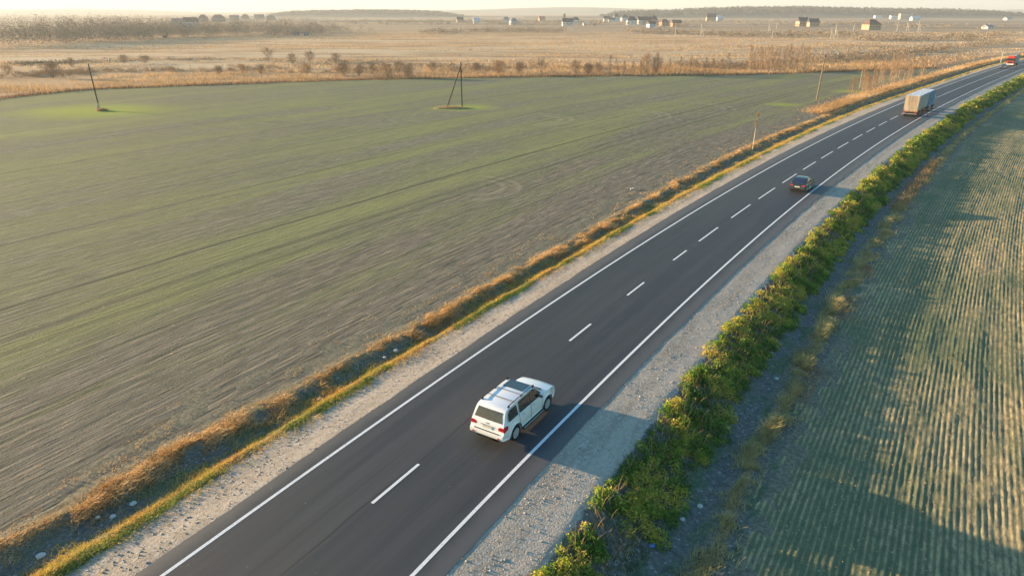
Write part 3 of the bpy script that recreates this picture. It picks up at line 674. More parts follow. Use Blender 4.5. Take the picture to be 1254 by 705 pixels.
def bare_tree(name, loc, h, spread, label, cat, group, seed, stems=3, twigs=260, tw=.035, first=.25, mat=None, bark=None, slim=False, rk=1.0):
    r = np.random.default_rng(seed); t = empty(name, loc, r.random()*6.28); tag(t, label, cat, group)
    V, F = [], []; A, B = [], []
    tips = []
    for k in range(stems):
        a = 2*math.pi*k/stems+r.random(); out = (spread*.28*(r.random()*.6+.4)) if stems > 1 else 0
        p0 = np.array([math.cos(a)*.12*(stems > 1), math.sin(a)*.12*(stems > 1), -.15]); hh = h*(.72+.2*r.random()) if stems > 1 else h*.9
        p1 = p0+np.array([math.cos(a)*out*.45, math.sin(a)*out*.45, hh*.5]); p2 = np.array([math.cos(a)*out, math.sin(a)*out, hh])+r.normal(0, .02*h, 3)*[1, 1, 0]
        rad = rk*h*(.0085 if slim else .012)*(1.0 if stems == 1 else .7)
        tube(V, F, p0, p1, rad, rad*.7); tube(V, F, p1, p2, rad*.7, rad*.2)
        tips.append((p0, p1, p2))
        nl = 5 if slim else 7
        for j in range(nl):
            f = first+(1-first)*(j+r.random())/nl; q = p0+(p1-p0)*f*2 if f < .5 else p1+(p2-p1)*(f-.5)*2
            ang = r.random()*6.28; ln = spread*(.22 if slim else .5)*(1.15-f)*(.7+.6*r.random()); e = q+np.array([math.cos(ang)*ln, math.sin(ang)*ln, ln*(1.6 if slim else .8)])
            tube(V, F, q, e, rad*.4, rad*.12, 4); tips.append((q, (q+e)/2, e))
    V = np.array(V); np_mesh('trunk', V, np.array(F), bark or M_BARK, t)
    n = int(twigs*(1.5 if slim else 1.15)); i = r.integers(0, len(tips), n); f = r.random(n)**(.6 if slim else .8)
    T = np.array([[a, b, c] for a, b, c in tips]); base = T[i, 1]*(1-f)[:, None]+T[i, 2]*f[:, None]
    if not slim:   # fill the crown's whole volume down to the ground
        m2 = n//2; a2 = r.random(m2)*6.28; z2 = r.random(m2)*.8+.03; q2 = spread*.46*np.sqrt(np.clip(z2*1.9+.12, 0, 1))*np.sqrt(np.clip(1.15-z2, 0, 1))*r.random(m2)**.5
        base[:m2] = np.c_[q2*np.cos(a2), q2*np.sin(a2), z2*h]
    else:
        m2 = int(n*.6); a2 = r.random(m2)*6.28; z2 = .08+r.random(m2)*.82; q2 = spread*(.25+.25*r.random())*(1.05-z2*.6)*r.random(m2)**.5
        if first < .5: base[:m2] = np.c_[q2*np.cos(a2), q2*np.sin(a2), z2*h]
    zc = base[:, 2]/h; kp = (zc > first*.8) | (first < .5); base = base[kp]
    d = r.normal(size=base.shape); d[:, 2] = np.abs(d[:, 2])*.9+.5; d /= np.linalg.norm(d, axis=1)[:, None]
    ln = spread*(.16 if slim else .20)*(.5+r.random(len(base)))[:, None]
    if slim: d[:, :2] *= .45; d /= np.linalg.norm(d, axis=1)[:, None]
    Vc, Fc = sticks(base, base+d*ln*(1 if not slim else 1.5), tw*(.45+.7*r.random(len(base)))*.62, r); np_mesh('crown', Vc, Fc, mat or M_TWIG, t)
    return t

G_SH = 'bare shrubs along the far edge of the left field'
shrubs = [  # px, base py, height m, spread m, label, kind
    (65, 96, 5.6, 5.6, 'large round olive shrub near the left rim of the meadow', 'big'),
    (10, 92, 3.6, 4.6, 'low bare shrub at the far left of the meadow edge', ''),
    (88, 82, 3.8, 3, 'small thin shrub right behind the large round olive one', ''),
    (152, 78, 3.4, 5, 'faint grey shrub behind the leaning left pole', ''),
    (178, 78, 3.4, 5, 'grey shrub second behind the leaning left pole', ''),
    (268, 92, 3.4, 3.6, 'dark twiggy shrub in the orange reeds, left of the centre', ''),
    (298, 90, 3.6, 3.0, 'narrow twiggy shrub in the orange reeds', ''),
    (320, 91, 3.8, 3.6, 'small reddish shrub right of the narrow one in the reeds', ''),
    (329, 76, 6.6, 6.8, 'spreading bare tree with a flat top on the meadow', 'tall'),
    (358, 78, 4.6, 4.6, 'round bare shrub next to the flat topped tree', ''),
    (380, 76, 5.0, 5.4, 'pale feathery shrub behind the flat topped tree', ''),
    (376, 91, 3.6, 4.6, 'dark low shrub at the field edge, left of a twiggy pair', ''),
    (412, 78, 4.6, 5.0, 'grey shrub on the dark meadow strip behind the twiggy pair', ''),
    (421, 94, 5.0, 5.4, 'fan shaped bare shrub at the field edge, left one of a pair', 'fan'),
    (440, 93, 4.2, 3.2, 'slim bare shrub beside the fan shaped one', ''),
    (456, 91, 4.0, 3.0, 'small bare shrub between the slim one and the dense thicket', ''),
    (475, 96, 5.2, 5.4, 'dark fan shaped shrub at the left end of the thicket', 'fan'),
    (488, 90, 4.6, 5.0, 'brown shrub in the middle of the thicket left of the braced pole', ''),
    (501, 96, 5.2, 4.8, 'dark fan shaped shrub at the right end of the thicket', 'fan'),
    (530, 88, 3.8, 4.0, 'pale low shrub just left of the braced pole', ''),
    (584, 88, 3.6, 4.0, 'low reddish shrub just right of the braced pole', ''),
    (611, 92, 5.4, 5.4, 'round brown shrub standing right of the braced pole', 'big'),
    (636, 90, 4.4, 4.0, 'smaller round brown shrub next to the big round brown one', 'big'),
    (663, 90, 5.6, 4.8, 'upright feathery grey shrub with a dark foot', 'tall'),
    (705, 90, 5.0, 4.4, 'pale orange shrub touching a dark rounded bush', ''),
    (720, 92, 4.4, 4.2, 'dark rounded bush between two pale shrubs', 'big'),
    (791, 92, 7.6, 5.4, 'tall dense brown tree clump, left half of the darkest clump at the field edge', 'big'),
    (803, 92, 7.4, 4.6, 'tall dense brown tree clump, right half of the darkest clump at the field edge', 'big'),
    (733, 90, 4.0, 4.0, 'pale grey shrub right of the dark rounded bush', ''),
]
for i, (px, py, h, sp, lab, kd) in enumerate(shrubs):
    dense = 520 if kd == 'big' else 420 if kd == 'fan' else 300
    bare_tree('bare_shrub', at(px, py, -.6), h*.9, sp, lab, 'shrub', G_SH, 100+i, stems=6 if kd != 'tall' else 3, twigs=dense, tw=.05, first=.12, mat=M_TWIGR if i % 5 == 1 else M_TWIG)
# slim birches standing in groups
ORD = 'first second third fourth fifth sixth seventh eighth ninth tenth eleventh twelfth thirteenth fourteenth fifteenth sixteenth seventeenth eighteenth nineteenth twentieth twenty-first twenty-second twenty-third twenty-fourth twenty-fifth twenty-sixth'.split()
G_B1 = 'young birches behind the right end of the left field'
for i in range(16):
    px = 748+i*9.2+random.uniform(-3, 3); px = px if px < 840 else px+4
    bare_tree('young_birch', at(px, 91.5-random.uniform(0, 2), -.6), random.uniform(4.2, 7.6), 2.6, ORD[i]+' young birch from the left in the loose row behind the far field edge', 'birch', G_B1, 200+i, stems=1, twigs=130, tw=.045, first=.25, mat=M_TWIGR if i % 3 else M_TWIG, bark=M_BIRCH if i % 2 else M_BARK, slim=True)
G_B2 = 'golden birches clustered behind the field, left of the wooden pole'
for i in range(24):
    px = 916+i*3.1+random.uniform(-1.4, 1.4)
    bare_tree('golden_birch', at(px, 88.5-random.uniform(0, 4), -.6), random.uniform(6.5, 9.5), 3.0, ORD[i]+' golden birch from the left in the dense cluster left of the wooden pole', 'birch', G_B2, 240+i, stems=1, twigs=200, tw=.045, first=.22, mat=M_TWIGR, bark=M_BIRCH, slim=True)
G_B3 = 'pale birches by the far bend of the road'
for i in range(26):
    s = s_at_y(163)+i*2.9+random.uniform(-1.3, 1.3); u = -14.2-random.uniform(0, 7.5)
    p = su(s, u, -.5)
    bare_tree('pale_birch', tuple(p), random.uniform(5.5, 9.5)*(.8 if i < 4 else 1), 3.0, ORD[i]+' pale birch from the near end of the stand beside the far road bend', 'birch', G_B3, 280+i, stems=1, twigs=170, tw=.035, first=.3, mat=M_TWIGR, bark=M_BIRCH, slim=True)
bare_tree('roadside_birch', at(922, 183, -.45), 5.9, 1.5, 'single slim white birch with rusty twigs beside the left ditch', 'birch', None, 330, stems=1, twigs=420, tw=.018, first=.58, mat=M_TWIGR, bark=M_BIRCH, slim=True, rk=1.7)

# far scrub, woods and hills
def puffs(P, H, R, n, size, seed, m, name, label, kind='stuff'):
    r = np.random.default_rng(seed); N = len(P); i = np.repeat(np.arange(N), n); v = r.normal(size=(N*n, 3)); v /= np.linalg.norm(v, axis=1)[:, None]; v *= r.random((N*n, 1))**.4
    H = np.broadcast_to(H, N)[i]; R = np.broadcast_to(R, N)[i]
    c = np.c_[P[i, 0]+v[:, 0]*R, P[i, 1]+v[:, 1]*R, P[i, 2]+H*(.52+.46*v[:, 2])]
    V, F = leaves(c, np.broadcast_to(size, N)[i]*(.5+r.random(N*n)), r, up=.8, asp=.55)
    return tag(np_mesh(name, V, F, m), label, kind=kind)
def px_line(pts, n, z=-.6, jitter=0, seed=0):
    r = np.random.default_rng(seed); pts = np.array(pts, float); t = r.random(n)*(len(pts)-1); i = t.astype(int); f = (t-i)[:, None]
    q = pts[i]*(1-f)+pts[i+1]*f; g = np.array([at(a, b, z) for a, b in q]); g[:, 1] += r.random(n)*jitter; g[:, 0] += r.normal(0, jitter*.1+1, n); return g
r = np.random.default_rng(400)
P = px_line([(-160, 64), (-60, 61), (0, 59), (60, 57), (130, 53), (200, 49), (300, 47), (345, 46)], 1300, jitter=190, seed=401)
puffs(P, r.uniform(5, 12, len(P))*np.interp(P[:, 0], [-330, -200, -150], [1.75, 1.3, .75]), 4.5, 85, .6, 402, M_SCRUB, 'woodland', 'hazy bare woodland behind the meadow on the far left')
P = px_line([(330, 45), (420, 43), (500, 43), (600, 41), (700, 41), (800, 42), (900, 46), (1000, 47), (1060, 44)], 800, jitter=70, seed=403)
P = P[vn(P[:, 0]*.012, P[:, 1]*0, 404) > -.22]
puffs(P, r.uniform(2.4, 6.2, len(P)), 4.0, 40, .8, 405, M_SCRUB, 'scrub', 'low dark scrub line between the meadow and the village')
P = px_line([(1000, 76), (1060, 73), (1110, 68), (1150, 63), (1200, 58), (1253, 54)], 330, jitter=16, seed=406)
puffs(P, r.uniform(1.6, 4.4, len(P)), 2.8, 46, .5, 407, M_SCRUB, 'scrub', 'dark thicket strip in the meadow behind the road bend')
P = px_line([(1070, 52), (1130, 51), (1200, 50), (1253, 44)], 260, jitter=45, seed=408)
puffs(P, r.uniform(2, 6, len(P)), 4, 40, .7, 409, M_SCRUB, 'scrub', 'brown scrub patches behind the dark thicket strip')
P = px_line([(0, 81), (60, 79), (130, 77), (250, 74), (420, 79), (520, 83), (600, 86)], 260, jitter=9, seed=410)
puffs(P, r.uniform(.7, 2.0, len(P)), 2.4, 30, .4, 411, M_SCRUB, 'scrub', 'thin dark strip of low scrub crossing the left meadow')
P = px_line([(345, 34), (500, 31), (650, 33), (850, 33), (1100, 34), (1250, 38)], 520, jitter=500, seed=412); P = P[vn(P[:, 0]*.01, P[:, 1]*.006, 413) > -.1]
puffs(P, r.uniform(3, 8, len(P)), 6, 34, 1.4, 414, M_SCRUB, 'scrub', 'scattered grey scrub between the village houses')
# hills and the forest on them
def hill(name, label, x0, x1, y, hf, depth, m, n=160):
    X = np.linspace(x0, x1, n); Yk = np.linspace(-1, 1, 14); V = []
    for yk in Yk:
        for x in X: V.append((x, y+yk*depth, -2+(hf(x)+2)*max(0, 1-yk*yk)**.8))
    o = np_mesh(name, np.array(V), grid_faces(14, n), m, None, None, None, True); return tag(o, label, kind='structure')
def pxx(px, d): return (px-627)/FPX*d*1.077
M_HILL = plain('hill_ground', (.12, .10, .06), .95, .1, sc=.002)
def bumpf(x, a, b, s): return 1/(1+math.exp(-(x-a)/s))*1/(1+math.exp((x-b)/s))
D1 = 2500
hR = lambda x: 16*bumpf(x, pxx(800, D1), pxx(1130, D1), 70)*(1+.15*math.sin(x*.008))
hill('hills', 'low wooded rise on the horizon, right of the village', pxx(640, D1), pxx(1300, D1), D1+150, hR, 420, M_HILL)
r = np.random.default_rng(420); n = 2600; x = r.uniform(pxx(728, D1), pxx(1215, D1), n); y = D1-170+r.random(n)*420
gap = ~((x > pxx(800, D1)) & (x < pxx(812, D1))); x, y = x[gap], y[gap]
zz = np.array([-2+(hR(a)+2)*max(0, 1-((b-D1-150)/420)**2)**.8 for a, b in zip(x, y)])
P = np.c_[x, y, zz-1]; tall = np.interp(x, [pxx(728, D1), pxx(745, D1), pxx(790, D1), pxx(1100, D1), pxx(1190, D1)], [8, 22, 22, 18, 9])
puffs(P, tall*r.uniform(.75, 1.1, len(P)), 8, 26, 5.0, 421, M_FOREST, 'forest', 'long dark forest on the horizon behind the village')
D2 = 2800
hL = lambda x: 12*bumpf(x, pxx(400, D2), pxx(550, D2), 60)
hill('hills', 'low wooded rise on the horizon, left of the village', pxx(330, D2), pxx(620, D2), D2+100, hL, 300, M_HILL)
n = 1000; x = r.uniform(pxx(378, D2), pxx(574, D2), n); y = D2-120+r.random(n)*260
P = np.c_[x, y, np.array([hL(a)-3 for a in x])]; puffs(P, 17*r.uniform(.8, 1.1, n)*np.interp(x, [pxx(378, D2), pxx(400, D2), pxx(545, D2), pxx(574, D2)], [.7, 1, 1, .4]), 9, 26, 5.5, 423, M_FOREST, 'forest', 'pale hazy forest on the horizon left of the village')
D3 = 6500
hill('hills', 'faint blue ridge far behind everything', -7000, 8200, D3, lambda x: 30+14*math.sin(x*.0011+1)+8*math.sin(x*.0031), 900, M_HILL)

# ------------------------------------------------------------------ haze over the whole plain
def add_haze(d):
    V = [(x, y, z) for z in (-4.5, 150) for x, y in ((-9500, -3500), (9500, -3500), (9500, 9900), (-9500, 9900))]
    F = [(0, 3, 2, 1), (4, 5, 6, 7), (0, 1, 5, 4), (1, 2, 6, 5), (2, 3, 7, 6), (3, 0, 4, 7)]
    m = bpy.data.materials.new('haze'); m.use_nodes = True; t = m.node_tree; t.nodes.clear()
    o_ = t.nodes.new('ShaderNodeOutputMaterial'); v = t.nodes.new('ShaderNodeVolumePrincipled')
    v.inputs['Color'].default_value = (.76, .84, .92, 1); v.inputs['Density'].default_value = d; v.inputs['Anisotropy'].default_value = .15
    t.links.new(v.outputs[0], o_.inputs['Volume'])
    o = np_mesh('haze', V, F, m); tag(o, 'thin morning haze over the plain', kind='stuff'); return o
add_haze(.00017)

# ------------------------------------------------------------------ vehicles
def crowned(xf, crown, w):
    return lambda y, z: xf(y, z-crown*(1-min(1, abs(y)/w)**2))
def shell(name, outline, wf, m, parent, r=.06, crown=0.0, cuts=.16, W0=1.0, smooth=True, cz=None):
    """solid swept across the car's width from a side outline (x, z); wf(x, z) is the half width"""
    P = np.array(outline, float); n = len(P); nx = np.roll(P, -1, 0)-P; pv = P-np.roll(P, 1, 0)
    def nrm(v): q = np.stack([-v[:, 1], v[:, 0]], 1); return q/(np.linalg.norm(q, axis=1)[:, None]+1e-9)
    A = .5*(P[:, 0]*np.roll(P[:, 1], -1)-np.roll(P[:, 0], -1)*P[:, 1]).sum(); sg = 1 if A > 0 else -1
    N = nrm(nx)+nrm(pv); N /= np.linalg.norm(N, axis=1)[:, None]+1e-9; N *= sg
    lay = []
    for th in (90, 60, 30, 0):
        lay.append((-(W0-r*(1-math.sin(math.radians(90-th)))), r*(1-math.cos(math.radians(th)))))
    half = lay+[(-W0*.55, 0)]; lay = half+[(0, 0)]+[(-a, b) for a, b in half[::-1]]
    bm = bmesh.new(); rings = []
    for y, ins in lay:
        Q = P+N*ins; rings.append([bm.verts.new((q[0], y, q[1])) for q in Q])
    for a, b in zip(rings[:-1], rings[1:]):
        for k in range(n): bm.faces.new((a[k], a[(k+1) % n], b[(k+1) % n], b[k]))
    bm.faces.new(rings[0]); bm.faces.new(rings[-1][::-1])
    bmesh.ops.recalc_face_normals(bm, faces=bm.faces)
    bmesh.ops.triangulate(bm, faces=[f for f in bm.faces if len(f.verts) > 4])
    x0, x1 = P[:, 0].min(), P[:, 0].max(); z0, z1 = P[:, 1].min(), P[:, 1].max()
    for c in np.arange(x0+cuts*.6, x1, cuts): bmesh.ops.bisect_plane(bm, geom=bm.verts[:]+bm.edges[:]+bm.faces[:], plane_co=(c, 0, 0), plane_no=(1, 0, 0))
    for c in np.arange(z0+cuts*.4, z1, cuts): bmesh.ops.bisect_plane(bm, geom=bm.verts[:]+bm.edges[:]+bm.faces[:], plane_co=(0, 0, c), plane_no=(0, 0, 1))
    for v in bm.verts:
        f = v.co.y/W0; z = v.co.z
        if crown and (cz is None or z > cz): v.co.z += crown*(1-f*f)
        v.co.y = f*wf(v.co.x, z)
    return obj_bm(name, bm, m, parent, smooth)

def side_patch(name, poly, wf, m, parent, sgn, off=.006, th=.02, cuts=.2):
    """panel lying on the flank, following the body's half width"""
    bm = bmesh.new(); vs = [bm.verts.new((x, 0, z)) for x, z in poly]; bm.faces.new(vs)
    bmesh.ops.triangulate(bm, faces=bm.faces)
    for c in np.arange(min(p[0] for p in poly)+cuts*.5, max(p[0] for p in poly), cuts): bmesh.ops.bisect_plane(bm, geom=bm.verts[:]+bm.edges[:]+bm.faces[:], plane_co=(c, 0, 0), plane_no=(1, 0, 0))
    for c in np.arange(min(p[1] for p in poly)+cuts*.5, max(p[1] for p in poly), cuts): bmesh.ops.bisect_plane(bm, geom=bm.verts[:]+bm.edges[:]+bm.faces[:], plane_co=(0, 0, c), plane_no=(0, 0, 1))
    r_ = bmesh.ops.extrude_face_region(bm, geom=bm.faces[:]); ex = {v for v in r_['geom'] if isinstance(v, bmesh.types.BMVert)}
    for v in bm.verts: v.co.y = sgn*(wf(v.co.x, v.co.z)+(off if v in ex else off-th))
    bmesh.ops.recalc_face_normals(bm, faces=bm.faces)
    return obj_bm(name, bm, m, parent, False)

def end_patch(name, pts, xf, m, parent, sgn=-1, off=.006, th=.03, nrm=(0, 0)):
    """panel lying across the front or rear; pts (y, z); xf(y, z) is the surface x"""
    bm = bmesh.new(); vs = [bm.verts.new((0, y, z)) for y, z in pts]; bm.faces.new(vs); bmesh.ops.triangulate(bm, faces=bm.faces)
    for c in np.arange(-1.2, 1.2, .15): bmesh.ops.bisect_plane(bm, geom=bm.verts[:]+bm.edges[:]+bm.faces[:], plane_co=(0, c, 0), plane_no=(0, 1, 0))
    for c in np.arange(.15, 2.2, .12): bmesh.ops.bisect_plane(bm, geom=bm.verts[:]+bm.edges[:]+bm.faces[:], plane_co=(0, 0, c), plane_no=(0, 0, 1))
    r_ = bmesh.ops.extrude_face_region(bm, geom=bm.faces[:]); ex = {v for v in r_['geom'] if isinstance(v, bmesh.types.BMVert)}
    for v in bm.verts: v.co.x = xf(v.co.y, v.co.z)+sgn*(off if v in ex else off-th)
    bmesh.ops.recalc_face_normals(bm, faces=bm.faces)
    return obj_bm(name, bm, m, parent, False)

def bx(bm, c, s, rot=None, bev=0.0):
    r_ = bmesh.ops.create_cube(bm, size=1.0); vs = r_['verts']
    for v in vs: v.co = Vector((v.co.x*s[0], v.co.y*s[1], v.co.z*s[2]))
    if bev: 
        es = list({e for v in vs for e in v.link_edges}); q = bmesh.ops.bevel(bm, geom=es, offset=bev, segments=2, affect='EDGES'); vs = q['verts'] if False else [v for v in bm.verts if v.tag is False and v in set(q['verts'])] or vs
        vs = list({v for f in q['faces'] for v in f.verts} | {v for v in vs if v.is_valid})
    M = Matrix.Translation(c) @ (rot.to_4x4() if rot is not None else Matrix.Identity(4))
    for v in vs: v.co = M @ v.co
    return vs
def box_part(name, m, parent, items, bev=0.0):
    bm = bmesh.new()
    for it in items:
        b2 = bmesh.new(); bx(b2, Vector(it[0]), it[1], it[2] if len(it) > 2 else None, 0)
        if bev: bmesh.ops.bevel(b2, geom=b2.edges[:], offset=bev, segments=2, affect='EDGES')
        me = bpy.data.meshes.new('tmp'); b2.to_mesh(me); b2.free(); bm.from_mesh(me); bpy.data.meshes.remove(me)
    return obj_bm(name, bm, m, parent, bev > 0)
def lathe_y(bm, prof, c, n=32):
    """ring profile (r, y) turned about the wheel axle"""
    rings = []
    for r_, y in prof:
        rings.append([bm.verts.new((c[0]+r_*math.cos(2*math.pi*k/n), c[1]+y, c[2]+r_*math.sin(2*math.pi*k/n))) for k in range(n)])
    for a, b in zip(rings[:-1], rings[1:]):
        for k in range(n): bm.faces.new((a[k], a[(k+1) % n], b[(k+1) % n], b[k]))
    return rings
def wheel(parent, x, y, R, wd, m_rim, spokes=5):
    g = empty('wheel', (x, y, R)); g.parent = parent; s = 1 if y > 0 else -1
    bm = bmesh.new(); w2 = wd/2; ri = R*.66
    prof = [(ri, -w2*.9), (R*.93, -w2), (R, -w2*.6), (R, w2*.6), (R*.93, w2), (ri, w2*.9), (ri, -w2*.9)]
    lathe_y(bm, prof, (0, 0, 0)); bmesh.ops.remove_doubles(bm, verts=bm.verts, dist=1e-5); bmesh.ops.recalc_face_normals(bm, faces=bm.faces); obj_bm('tyre', bm, M_TYRE, g, True)
    bm = bmesh.new(); lathe_y(bm, [(ri, -w2*.85), (ri*1.02, w2*.9), (ri*.93, w2*.92), (ri*.90, w2*.3), (ri*.6, w2*.15), (.01, w2*.15)], (0, 0, 0))
    for k in range(spokes):
        for dd in (-.13, .13):
            a = 2*math.pi*k/spokes+dd; rr = ri*.52; vs = bmesh.ops.create_cube(bm, size=1.0)['verts']
            for v in vs:
                lx = v.co.x*ri*.80+rr; ly = v.co.y*.05+w2*.62; lz = v.co.z*R*.085*(1.25-lx/ri*.4)
                v.co = Vector((lx*math.cos(a)-lz*math.sin(a), ly, lx*math.sin(a)+lz*math.cos(a)))
    lathe_y(bm, [(ri*.24, w2*.3), (ri*.24, w2*.75), (.005, w2*.8)], (0, 0, 0), 14)
    if s < 0:
        for v in bm.verts: v.co.y *= -1
    bmesh.ops.recalc_face_normals(bm, faces=bm.faces); obj_bm('rim', bm, m_rim, g, False)
    return g

def paint(name, col, rough=.28, metal=0.0):
    k = NM(name, rough, .5); p = k.n('ShaderNodeTexCoord').outputs['Object']; n = k.noise(p, 3, 4, .6); z = k.sep(p)[2]
    dirt = k.math('MULTIPLY', k.math('SUBTRACT', 1.0, k.sm(z, .35, .95)), k.math('MULTIPLY', k.sm(n, .3, .7), .22))
    k.set('Base Color', k.mix(dirt, col, (.30, .26, .21))); k.b.inputs['Coat Weight'].default_value = .7; k.b.inputs['Coat Roughness'].default_value = .06; k.b.inputs['Metallic'].default_value = metal
    return k.m
M_WHITE = paint('white_car_paint', (.84, .85, .86)); M_BLACKP = paint('dark_car_paint', (.016, .020, .024), .25, .0)
M_TYRE = plain('tyre_rubber', (.022, .022, .023), .85, .2); M_TRIM = plain('black_trim', (.02, .02, .022), .5, .4); M_ALLOY = plain('alloy', (.70, .71, .73), .3, .5, .45)
M_BRONZE = plain('bronze_sunlit_glass', (.028, .014, .008), .06, .8, coat=.6); M_GLASS = plain('dark_glass', (.02, .026, .032), .05, .8, coat=.8)  # bronze glass: tint plus sun shining through the cabin, put into the brown
M_REARG = plain('smoked_rear_glass', (.085, .068, .055), .12, .7, coat=.5)
M_RED = plain('red_lens', (.45, .015, .02), .2, .6, coat=.5, var=.3, sc=14); M_CLEAR = plain('clear_lens', (.75, .76, .78), .12, .7, coat=.6); M_PLATE = plain('plate_white', (.62, .61, .58), .5, .3, var=.3, sc=16)
M_STEEL = plain('grey_metal', (.38, .40, .42), .35, .5, .5); M_UNDERB = plain('underbody', (.012, .012, .012), .95, .1)

def arch(xc, zc, r_, z0, n=12):
    """points over a wheel arch from its front foot to its rear foot"""
    a0 = math.asin(max(-1, (z0-zc)/r_)); return [(xc+r_*math.cos(a), zc+r_*math.sin(a)) for a in np.linspace(a0, math.pi-a0, n)]
def lerpz(pts):
    zs = [p[1] for p in pts]; xs = [p[0] for p in pts]
    return lambda z: float(np.interp(z, zs, xs))

def make_suv():
    t = empty('suv'); L, WD = 5.2, 1.0; fa, ra = 4.22, 1.12; R = .40
    def wl(x, z):
        w = 1.0-.075*max(0, (.9-x)/.9)**2-.15*max(0, (x-4.25)/.95)**2
        w *= 1.0-.06*max(0, (z-.95)/.3)-.05*max(0, (.55-z)/.2)
        for a in (fa, ra):
            d = math.hypot(x-a, z-R); w += .028*max(0, 1-abs(d-.50)/.13)
        return w*WD
    low = [(.20, .46), (.04, .50), (-.02, .58), (-.02, .76), (.05, .80), (.09, .86), (.12, 1.16), (.18, 1.27)]+[(1.0, 1.27), (2.2, 1.26), (3.7, 1.23), (3.95, 1.22), (4.4, 1.19), (4.8, 1.12), (5.05, 1.02), (5.15, .88), (5.2, .72), (5.2, .50), (5.08, .38)]
    low += [(4.74, .36)]+arch(fa, R, .49, .36)+[(3.6, .36), (1.75, .36)]+arch(ra, R, .49, .36)
    shell('body', low, wl, M_WHITE, t, r=.07, crown=.05, cz=1.0)
    def wg(x, z):
        f = max(0, (z-1.2)/.72); w = (.935-.155*f**1.25); w *= 1-.05*max(0, (.7-x)/.6)-.10*max(0, (x-3.1)/.9)**1.5
        return w
    top = [(.17, 1.20), (.20, 1.32), (.34, 1.64), (.46, 1.82), (.58, 1.88), (1.1, 1.915), (2.0, 1.925), (2.7, 1.91), (3.05, 1.87), (3.2, 1.82), (3.95, 1.27), (4.02, 1.20)]
    shell('cabin', top, wg, M_WHITE, t, r=.08, crown=.035, cz=1.5, cuts=.14)
    for s in (-1, 1):
        side_patch('side_window', [(.60, 1.29), (1.40, 1.29), (1.36, 1.78), (.80, 1.77), (.64, 1.62)], wg, M_BRONZE, t, s, .005)
        side_patch('side_window', [(1.58, 1.28), (2.51, 1.27), (2.51, 1.82), (1.60, 1.81)], wg, M_BRONZE, t, s, .005)
        side_patch('side_window', [(2.57, 1.27), (3.72, 1.26), (3.14, 1.77), (2.95, 1.82), (2.57, 1.82)], wg, M_BRONZE, t, s, .005)
        for a, b in ((2.53, .48), (1.47, .62), (3.66, .45)): side_patch('door_seam', [(a, b), (a+.014, b), (a+.014, 1.26), (a, 1.26)], wl, M_TRIM, t, s, .003, .01)
        for a in (1.72, 2.72):
            h = side_patch('door_handle', [(a, 1.09), (a+.18, 1.09), (a+.18, 1.13), (a, 1.13)], wl, M_ALLOY, t, s, .035, .03)
        side_patch('wheel_arch_lip', [(x, z) for x, z in arch(ra, R, .52, .36, 14)]+[(x, z) for x, z in arch(ra, R, .485, .36, 14)[::-1]], wl, M_TRIM, t, s, .002, .02, 9)
        side_patch('wheel_arch_lip', [(x, z) for x, z in arch(fa, R, .52, .36, 14)]+[(x, z) for x, z in arch(fa, R, .485, .36, 14)[::-1]], wl, M_TRIM, t, s, .002, .02, 9)
        rb = box_part('running_board', M_TRIM, t, [((2.67, s*1.03, .36), (2.0, .20, .06))], .015); box_part('tread', M_STEEL, rb, [((2.67, s*1.09, .396), (1.95, .05, .012))])
        rl = box_part('roof_rail', M_TRIM, t, [((1.95, s*.735, 1.985), (2.35, .045, .04)), ((.82, s*.735, 1.93), (.12, .06, .10)), ((3.08, s*.735, 1.92), (.12, .06, .14)), ((1.95, s*.735, 1.95), (.10, .05, .06))], .012)
        mr = empty('wing_mirror', (3.42, s*1.06, 1.30)); mr.parent = t
        box_part('mirror_cap', M_WHITE, mr, [((0, 0, .02), (.15, .26, .21))], .04); box_part('mirror_glass', M_GLASS, mr, [((-.08, 0, .02), (.01, .20, .15))]); box_part('mirror_arm', M_TRIM, mr, [((0, -s*.14, -.06), (.08, .14, .06))], .01)
        side_patch('headlight', [(4.72, .92), (5.10, .86), (5.06, 1.0), (4.72, 1.10)], wl, M_CLEAR, t, s, .006)
        tl = side_patch('tail_light', [(.10, .93), (.40, 1.0), (.46, 1.14), (.15, 1.19), (.10, 1.1)], wl, M_RED, t, s, .012, .04, .09)
        xr = lambda y, z: np.interp(z, [.86, 1.16, 1.27], [.09, .12, .18])+.0
        end_patch('tail_light', [(s*.93, .97), (s*.93, 1.17), (s*.70, 1.16), (s*.60, 1.08), (s*.64, .98)], xr, M_RED, t, -1, .012)
        box_part('fog_reflector', M_RED, t, [((-.03, s*.72, .62), (.02, .14, .05))])
    for x, y, s_ in ((fa, .86, 1), (fa, -.86, 1), (ra, .86, 1), (ra, -.86, 1)):
        wheel(t, x, y, R, .27, M_ALLOY, 5)
    box_part('underbody', M_UNDERB, t, [((2.6, 0, .50), (4.6, 1.50, .30)), ((2.67, 0, .42), (2.0, 1.8, .2)), ((.25, 0, .42), (.3, 1.2, .14))])
    xg = lambda y, z: np.interp(z, [1.20, 1.32, 1.64, 1.82, 1.88], [.17, .20, .34, .46, .58])
    end_patch('rear_window', [(-.78, 1.33), (.78, 1.33), (.67, 1.78), (-.67, 1.78)], crowned(xg, .035, .85), M_REARG, t, -1, .012)
    box_part('rear_wiper', M_TRIM, t, [((.24, .12, 1.40), (.02, .36, .02)), ((.215, 0, 1.33), (.06, .07, .05))])
    xw = lambda y, z: np.interp(z, [1.27, 1.82], [3.95, 3.2])-.06*abs(y)**2
    end_patch('windscreen', [(-.80, 1.30), (.80, 1.30), (.68, 1.79), (-.68, 1.79)], xw, M_GLASS, t, 1, .035)
    box_part('wiper_cowl', M_TRIM, t, [((4.02, 0, 1.262), (.16, 1.35, .03))], .01)
